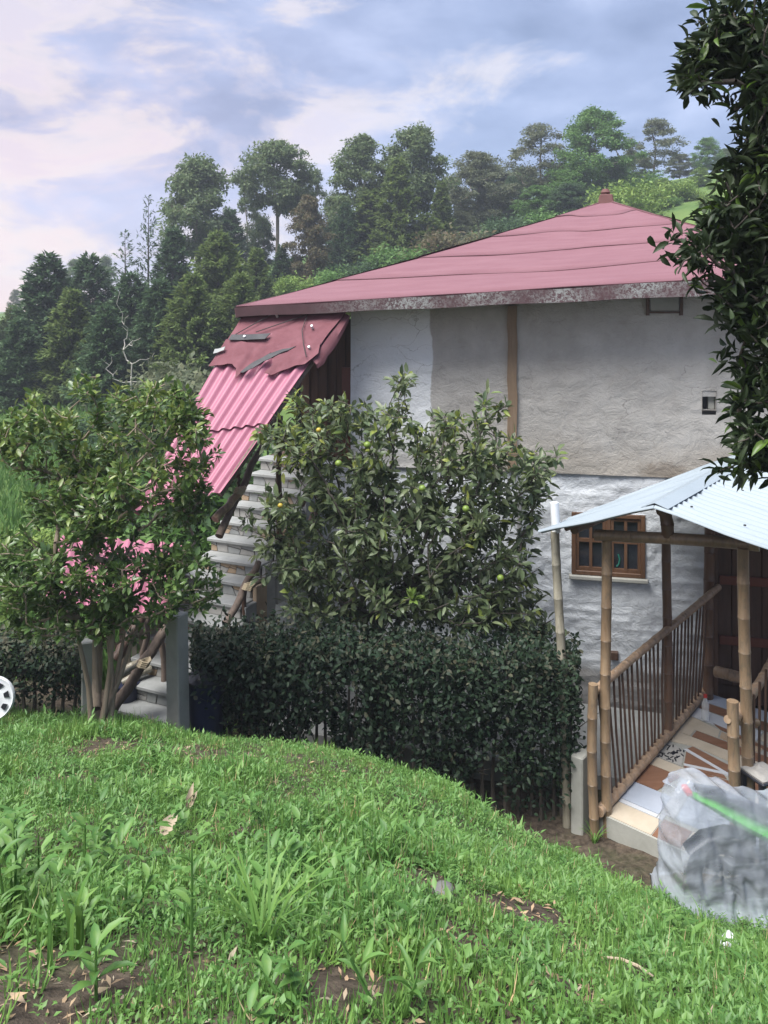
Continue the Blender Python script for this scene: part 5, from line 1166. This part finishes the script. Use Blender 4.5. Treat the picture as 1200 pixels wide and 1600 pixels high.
MB().add(V+[(x, y, hz_+.001) for x, y, z in V], Fq+[tuple(nV+q for q in f[::-1]) for f in Fq]).build('cloth', M['cloth_grey'], cl_, True)

# ---------------------------------------------------------------- motorcycle under a plastic sheet
mo = Vector((3.20, 6.55, 0)); mo.z = gz1(mo.x, mo.y)
mot = empty('motorcycle', mo, R(3), 'lime green motorcycle wrapped under clear plastic at the right edge', 'motorcycle')
def wheel(x, name='wheel'):
    w_ = empty(name, (x, 0, .29)); w_.parent = mot
    n = 26; k = 8
    def torus(Rr, r, sy): 
        vs = [((Rr+r*math.cos(2*math.pi*b/k))*math.cos(2*math.pi*a/n), sy*r*math.sin(2*math.pi*b/k), (Rr+r*math.cos(2*math.pi*b/k))*math.sin(2*math.pi*a/n)) for a in range(n) for b in range(k)]
        return vs, [(a*k+b, a*k+(b+1) % k, ((a+1) % n)*k+(b+1) % k, ((a+1) % n)*k+b) for a in range(n) for b in range(k)]
    MB().add(*torus(.235, .055, 1.0)).build('tyre', M['rubber'], w_, True); MB().add(*torus(.18, .016, 1.6)).build('rim', M['metal_dark'], w_, True)
    for q in range(5): an = q*2*math.pi/5; MB().bar((math.cos(an)*.03, 0, math.sin(an)*.03), (math.cos(an)*.175, 0, math.sin(an)*.175), .025, .02, (0, 1, 0)).build('spoke', M['metal_dark'], w_)
wheel(-.45); wheel(.85)
def loft(name, secs, mat, parent=mot, n=12):
    """secs: (x, zc, half width y, half height z)"""
    vs = [(x, hy*math.cos(2*math.pi*k/n), zc+hz*math.sin(2*math.pi*k/n)) for x, zc, hy, hz in secs for k in range(n)]
    fs = [(i*n+k, i*n+(k+1) % n, (i+1)*n+(k+1) % n, (i+1)*n+k) for i in range(len(secs)-1) for k in range(n)]+[tuple(range(n))[::-1], tuple((len(secs)-1)*n+k for k in range(n))]
    return MB().add(vs, fs).build(name, mat, parent, True)
loft('tail_fairing', [(-.72, .95, .03, .02), (-.53, .87, .08, .05), (-.3, .74, .11, .07), (0, .58, .12, .07), (.16, .52, .11, .05)], M['lime'])
loft('tank', [(.02, .60, .09, .05), (.15, .65, .13, .07), (.35, .70, .14, .09), (.52, .74, .10, .07)], M['lime'])
loft('seat', [(-.66, 1.0, .05, .02), (-.45, .94, .10, .03), (-.2, .82, .11, .035), (.05, .72, .10, .035)], M['black_plastic'])
loft('engine', [(.02, .42, .12, .14), (.15, .44, .15, .18), (.4, .44, .15, .19), (.52, .46, .11, .13)], M['metal_dark'])
loft('exhaust', [(-.62, .46, .05, .05), (-.3, .40, .055, .055), (0, .30, .03, .03), (.3, .26, .025, .025)], M['metal_dark']).location.y = -.09
loft('mudguard', [(-.74, .50, .07, .02), (-.6, .60, .08, .025), (-.4, .635, .08, .03), (-.2, .61, .08, .03)], M['black_plastic'])
MB().tube([(-.45, -.1, .29), (0, -.1, .36)], .025, 8).build('swing_arm', M['metal_dark'], mot, True)
for s in (-1, 1): MB().tube([(.85, s*.09, .29), (.62, s*.09, .98)], .025, 8).build('fork', M['metal_dark'], mot, True)
MB().tube([(.52, -.36, 1.08), (.58, -.2, 1.06), (.62, 0, 1.0), (.58, .2, 1.06), (.52, .36, 1.08)], .014, 8).build('handlebar', M['metal_dark'], mot, True)
loft('headlight', [(.70, .92, .08, .09), (.78, .92, .07, .08), (.80, .92, .05, .06)], M['white_plastic'])
MB().box((-.76, -.06, .96), (-.71, .06, 1.0)).build('tail_light', M['red_plastic'], mot, bevel=.008)
# plastic sheet
cov = empty('plastic_sheet', mo, R(3), 'crumpled clear plastic sheet draped over the motorcycle at right edge', 'plastic sheet')
U, Vn = 130, 90; V = []
for i in range(U+1):
    u = i/U; x = -.84+u*1.95
    ridge = np.interp(x, [-.84, -.74, -.6, -.3, 0, .3, .62, .9, 1.11], [1.06, 1.13, 1.10, .98, .90, 1.0, 1.16, 1.0, .8])
    for j in range(Vn+1):
        v = j/Vn*2-1  # -1 front hem .. 0 ridge .. 1 back hem
        a = abs(v); s = -1 if v < 0 else 1
        wtop = .21+.03*math.sin(x*3)+.25*math.exp(-((x-.55)/.16)**2)
        dep = wtop*min(1, a*3.2)+.16*max(0, a-.3)+.45*max(0, a-.8)
        z = ridge-.05*min(1, (a*3.2)**2)-(ridge-.02)*max(0, (a-.18)/.82)**.95
        nf = float(fbm(np.array(x*3.1+2), np.array(v*2.1+x*1.5), 4, 21)); fold = (.055*abs(math.sin(x*5.5+v*4+nf*9))+.02*abs(math.sin(x*13-v*9+nf*15))-.04)*min(1, a*1.6)
        dep += .10*nf*min(1, a*2)+fold; z += .05*nf*(1-a)+.012*math.sin(x*30+v*9)
        xx = x+.06*nf-(.05*a if i < 3 else 0)
        V.append((xx, s*dep, max(z, gz1(0, 0)*0+.015+.03*abs(nf))))
Fq = [(i*(Vn+1)+j, (i+1)*(Vn+1)+j, (i+1)*(Vn+1)+j+1, i*(Vn+1)+j+1) for i in range(U) for j in range(Vn)]
# closed left end: a gathered curtain
endc = len(V)
for j in range(Vn//2+1):
    for k in range(6):
        p0 = V[j]; p1 = V[Vn-j]; f = k/5; z = p0[2]*(1-f)+p1[2]*f; bul = math.sin(math.pi*f)*(.06+.03*math.sin(j*.8))
        V.append((p0[0]*(1-f)+p1[0]*f-bul, p0[1]*(1-f)+p1[1]*f, z))
Fq += [(endc+j*6+k, endc+j*6+k+1, endc+(j+1)*6+k+1, endc+(j+1)*6+k) for j in range(Vn//2) for k in range(5)]
link('sheet', npmesh('sheet', np.array(V), [np.array(Fq)], True), M['film'], cov)

# ---------------------------------------------------------------- grass and ground cover
def in_view(x, y, m=.05): return abs(x/np.maximum(y, .1)) < .48+m
def scatter(n, y0, y1, power, wide=.56):
    y = y0+(y1-y0)*RNG.random(n)**power; x = (RNG.random(n)*2-1)*wide*y; fl = RNG.random(n) < .22; x = np.where(fl, np.sign(x)*(wide*y+1.9*RNG.random(n)), x); return x, y
BARE = [(60, 1545, .20), (10, 1380, .10), (640, 1372, .10), (800, 1425, .09), (690, 1400, .06), (830, 1420, .08), (250, 1420, .05), (1130, 1520, .06), (560, 1540, .08), (180, 1170, .25), (260, 1172, .25), (350, 1185, .18), (480, 1400, .07), (720, 1480, .08), (950, 1440, .08), (380, 1300, .09), (880, 1540, .06), (90, 1230, .14), (620, 1290, .08)]
def px_ground(px, py):
    a = (px-600)/F; b = (py-HY)/F
    ys_ = np.linspace(1.2, 9, 800); z = gz(a*ys_, ys_); hit = np.where(EYE-b*ys_ <= z)[0]; y = ys_[hit[0]] if len(hit) else 6.0
    return a*y, y, float(gz([a*y], [y])[0])
BG = [(px_ground(px, py)[:2], r*2.0) for px, py, r in BARE]
def density(x, y):
    d = .55+.9*(vn(x*1.3, y*1.3, 31))+.4*(vn(x*4, y*4, 33)-.5)
    for (bx, by), r in BG:
        q = np.sqrt((x-bx)**2+(y-by)**2)/r+ .5*(vn(x*9, y*9, 35)-.5); d *= np.clip((q-.55)*2.2, .06, 1)
    # worn earth in front of the porch, walkway and under the hedge
    dirt = (x > .9+.25*(7.4-y)) & (y > 6.75+.25*(vn(x*3, y*0, 40)-.5)) & (x < 6)
    d = np.where(dirt, .0, d)
    rel = (x-PO.x)*PR.x+(y-PO.y)*PR.y; rq = (x-PO.x)*PQ.x+(y-PO.y)*PQ.y
    d = np.where((rel > -.15) & (rq > -.2) & (rq < 1.6), 0, d)
    d = np.where((x > -2.4) & (y > 7.45), d*.12, d)
    return np.clip(d, 0, 1.2)
def tufts(name, n, per, y0, y1, power, mat, mode, ln, wd, noi):
    """plants scattered on the bank; each plant is a tuft of blades or a sprig of leaves"""
    x, y = scatter(n, y0, y1, power); k = RNG.random(n) < density(x, y)*np.clip(.25+1.5*vn(x*1.1, y*1.1, noi), 0, 1); x, y = x[k], y[k]; m = len(x)
    size = (.5+.9*RNG.random(m)**1.6)*(.45+1.15*vn(x*1.9+7, y*1.9, 51)**1.3)
    X = np.repeat(x, per)+RNG.normal(size=m*per)*.012; Y = np.repeat(y, per)+RNG.normal(size=m*per)*.012; S = np.repeat(size, per); q = m*per
    an = RNG.random(q)*6.283; Z = gz(x, y).repeat(per)-.008
    if mode == 'blade':
        tilt = .15+.95*RNG.random(q); d = np.stack([np.cos(an)*tilt, np.sin(an)*tilt, np.ones(q)], 1); up_ = np.stack([-np.cos(an), -np.sin(an), np.full(q, .4)], 1)*-1+rvec(q)*.25
        kind = 'blade'; pos = np.stack([X, Y, Z], 1)
    else:
        f = np.tile(np.arange(per)/per, m); h = S*.085*f; lean = np.repeat(RNG.normal(size=(m, 2))*.35, per, 0)
        d = np.stack([np.cos(an), np.sin(an), .15+.75*f], 1); up_ = np.stack([-np.cos(an)*.2, -np.sin(an)*.2, np.ones(q)], 1)+rvec(q)*.35
        pos = np.stack([X+lean[:, 0]*h, Y+lean[:, 1]*h, Z+h], 1); kind = 'small'
    L = ln*S*(.6+.6*RNG.random(q)); Wd = wd*(.55+.45*S)*(.7+.6*RNG.random(q))
    o = link(name, leaf_mesh(name, kind, pos, d, up_, L, Wd), M[mat]); o['kind'] = 'stuff'; return o
tag(tufts('grass', 27500, 10, 1.35, 8.4, .72, 'grass', 'blade', .10, .0055, 61), 'fresh green grass covering the bank in the foreground', 'grass')
tag(tufts('ground_cover', 41000, 7, 1.35, 8.2, .75, 'weed', 'sprig', .035, .0105, 71), 'small leaved weeds mixed into the grass', 'weeds')
tag(tufts('broad_ground_cover', 3700, 6, 1.35, 8.2, .7, 'weed', 'sprig', .05, .018, 81), 'broader leaved weeds scattered over the bank', 'weeds')
def weed_bank():
    n = 60; y = RNG.uniform(2.35, 3.7, n); x = -.48*y+RNG.random(n)**1.3*.42*y; per = 9; m = n
    X = np.repeat(x, per); Y = np.repeat(y, per); f = np.tile((np.arange(per)+.5)/per, m); h = np.repeat(.06+.12*RNG.random(m), per)*f; an = RNG.random(m*per)*6.283
    lean = np.repeat(RNG.normal(size=(m, 2))*.4, per, 0); pos = np.stack([X+lean[:, 0]*h, Y+lean[:, 1]*h, gz(X, Y)+h], 1)
    d = np.stack([np.cos(an), np.sin(an), .1+.6*f], 1); up_ = np.stack([-np.cos(an)*.2, -np.sin(an)*.2, np.ones(m*per)], 1)+rvec(m*per)*.3
    L = .06*(.5+.8*RNG.random(m*per)); o = link('weed_bank', leaf_mesh('weed_bank', 'oval', pos, d, up_, L, L*.40), M['weed']); o['kind'] = 'stuff'
    tag(o, 'dense patch of broad leaved weeds along the left edge of the bank', 'weeds')
weed_bank()
def litter():
    n = 26000; x, y = scatter(n, 1.35, 8.0, .7); dn = density(x, y); k = (RNG.random(n) < np.where(dn < .45, .8, .10)) & ~((x > .9) & (y > 6.7)); x, y = x[k], y[k]; m = len(x)
    d = rvec(m); d[:, 2] *= .25; L = .035*(.4+1.2*RNG.random(m)**2)
    o = link('leaf_litter', leaf_mesh('leaf_litter', 'quad', np.stack([x, y, gz(x, y)+.004+.008*RNG.random(m)], 1), d, rvec(m)*.4+np.array([0, 0, 1]), L, L*(.12+.3*RNG.random(m))), M['litter']); o['kind'] = 'stuff'
    tag(o, 'brown dead leaf bits on the bare soil patches', 'litter')
litter()
tag(tufts('dry_straw', 3600, 5, 1.35, 8.2, .7, 'straw', 'blade', .10, .0035, 91), 'dry straw standing in the grass', 'straw')
def meadow():
    n = 26000; y = 9.5+30*RNG.random(n)**1.4; x = -.25*y-(RNG.random(n))*.35*y; z = gz(x, y); d = rvec(n)*.5; d[:, 2] = 1; L = .28*(.5+RNG.random(n))
    o = link('meadow_grass', leaf_mesh('meadow_grass', 'quad', np.stack([x, y, z-.02], 1), d, rvec(n), L, L*.14), M['leaf_bright']); o['kind'] = 'stuff'; tag(o, 'light green meadow grass beyond the left bush', 'grass')
meadow()
# single weeds one can point at
def weed(px, py, label, kind, nl, ln, wd, sp, mat='weed', name='weed', cat='weed', hgt=.0):
    x, y, z = px_ground(px, py); o = empty(name, (x, y, z), random.random()*6, label, cat, 'single plants standing out of the grass')
    ps = []; ds = []; us = []; stn = max(1, nl//6) if hgt else 1
    tops = [(random.uniform(-.16, .16)*(stn > 1), random.uniform(-.10, .10)*(stn > 1), hgt*random.uniform(.6, 1.0)) for _ in range(stn)]
    if hgt:
        for (a, b, c) in tops: MB().tube([(a*.3, b*.3, -.02), (a*.7, b*.7, c*.5), (a, b, c)], [.005, .004, .002], 5).build('stalk', M[mat], o, True)
    for i in range(nl):
        an = i*2.4; a, b, c = tops[i % stn]; f = .25+.75*((i//stn+.5)/(nl/stn)); k = .3+.7*f
        ps.append((a*k, b*k, c*f) if hgt else (random.uniform(-.02, .02), random.uniform(-.02, .02), 0))
        ds.append((math.cos(an)*sp, math.sin(an)*sp, 1-.3*sp if not hgt else .15+.5*f)); us.append((-math.cos(an)*.3, -math.sin(an)*.3, 1))
    n = nl; leaf_objects(kind, range(n), np.array(ps, float), np.array(ds, float), np.array(us, float), ln*(.7+.5*RNG.random(n)), wd*(.8+.4*RNG.random(n)), [M[mat]], o)
    return o
weed(60, 1395, 'bushy broad leaved weed at the left edge of the grass', 'fine', 34, .075, .030, .8, hgt=.30)
weed(130, 1385, 'broad leaved weed right beside the bushy one at left', 'fine', 30, .07, .028, .8, hgt=.26)
weed(20, 1440, 'tall broad leaved weed cut by the left edge', 'fine', 26, .07, .028, .8, hgt=.28)
weed(190, 1440, 'pointed leaf weed between the left weeds and the long grass tuft', 'fine', 22, .065, .022, .7, hgt=.20)
weed(410, 1480, 'tuft of long arching grass blades in the foreground', 'blade', 26, .30, .010, .75, 'grass', 'grass_tuft', 'grass tuft')
weed(150, 1565, 'young weed with lance leaves on the bare soil', 'fine', 10, .085, .024, .9, hgt=.14)
weed(620, 1580, 'tall weed with pale long leaves at bottom middle', 'fine', 12, .09, .018, .5, hgt=.16)
weed(930, 1318, 'grass tuft at the edge of the earth before the porch', 'blade', 12, .26, .014, .7, 'grass', 'grass_tuft', 'grass tuft')
weed(355, 1158, 'grass tuft on the crest beside the bin', 'blade', 14, .34, .018, .8, 'grass', 'grass_tuft', 'grass tuft')
weed(115, 1500, 'upright lime green blades at lower left', 'blade', 5, .26, .022, .25, 'grass', 'grass_tuft', 'grass tuft')
weed(480, 1590, 'broad leaved weed at the bottom edge', 'fine', 18, .055, .022, .85, hgt=.10)
weed(560, 1290, 'leafy weed patch in the middle of the bank', 'fine', 24, .065, .027, .85, hgt=.14)
weed(300, 1500, 'thin dark stalk weed left of the long grass tuft', 'fine', 6, .07, .02, .6, hgt=.36)
weed(1105, 1470, 'grass tuft at the foot of the plastic sheet', 'blade', 12, .22, .013, .7, 'grass', 'grass_tuft', 'grass tuft')
# litter
x, y, z = px_ground(290, 1275)
d1 = empty('dry_husk', (x, y, z+.03), 0, 'dry beige maize husk lying on the grass', 'husk')
for i in range(2): 
    leaf_objects('fine', [0], np.array([[.01*i, 0, 0]]), np.array([[.5-.35*i, .1*i, .8]]), np.array([[0, -1, .2]]), np.array([.11+.02*i]), np.array([.035]), [M['dry_leaf']], d1, 'husk_leaf')
x, y, z = px_ground(250, 1318); d2 = empty('dry_husk', (x, y, z+.03), 0, 'small brown dry leaf left of the maize husk', 'leaf')
leaf_objects('fine', [0], np.array([[0., 0, 0]]), np.array([[.5, .3, .6]]), np.array([[0, -1, .6]]), np.array([.11]), np.array([.06]), [M['dry_leaf']], d2, 'leaf')
x, y, z = px_ground(1125, 1495); cu = empty('plastic_cup', (x, y, z+.045), 0, 'clear crushed plastic cup lying in the grass at lower right', 'cup'); cu.rotation_euler = (0, R(80), R(20))
lathe('cup', [(.024, 0), (.036, .07), (.038, .072), (.034, .07), (.022, .004)], M['clear_plastic'], cu, 14)
x, y, z = px_ground(985, 1528); sk = empty('dry_stick', (x, y, z+.03), 0, 'pale dry stick lying in the grass at lower right', 'stick')
MB().tube([(-.07, .03, .01), (-.025, .012, .018), (.02, -.006, .012), (.06, -.03, .0)], [.003, .005, .005, .003], 7).build('stick', M['dry_leaf'], sk, True)
x, y, z = px_ground(693, 1402); ro = empty('stone', (x, y, z+.02), 0, 'small grey stone in a bare spot of the bank', 'stone')
bm = bmesh.new(); bmesh.ops.create_icosphere(bm, subdivisions=2, radius=.04)
for v in bm.verts: v.co *= 1+.25*float(fbm(np.array(v.co.x*30), np.array(v.co.z*30+v.co.y*20), 2, 3)); v.co.z *= .6
me = bpy.data.meshes.new('stone'); bm.to_mesh(me); bm.free(); link('rock', me, M['rock'], ro)

# ---------------------------------------------------------------- haze
t = NT('haze'); pv = t.n('ShaderNodeVolumePrincipled'); pv.inputs['Color'].default_value = (.80, .87, 1, 1); pv.inputs['Density'].default_value = .0016; pv.inputs['Anisotropy'].default_value = .2
t.l(pv.outputs[0], t.out.inputs['Volume'])
hz = MB().box((-285, -64, -14), (285, 335, 25)).build('haze', t.m); hz['kind'] = 'stuff'; hz['label'] = 'thin bluish haze in the air'; hz['category'] = 'haze'
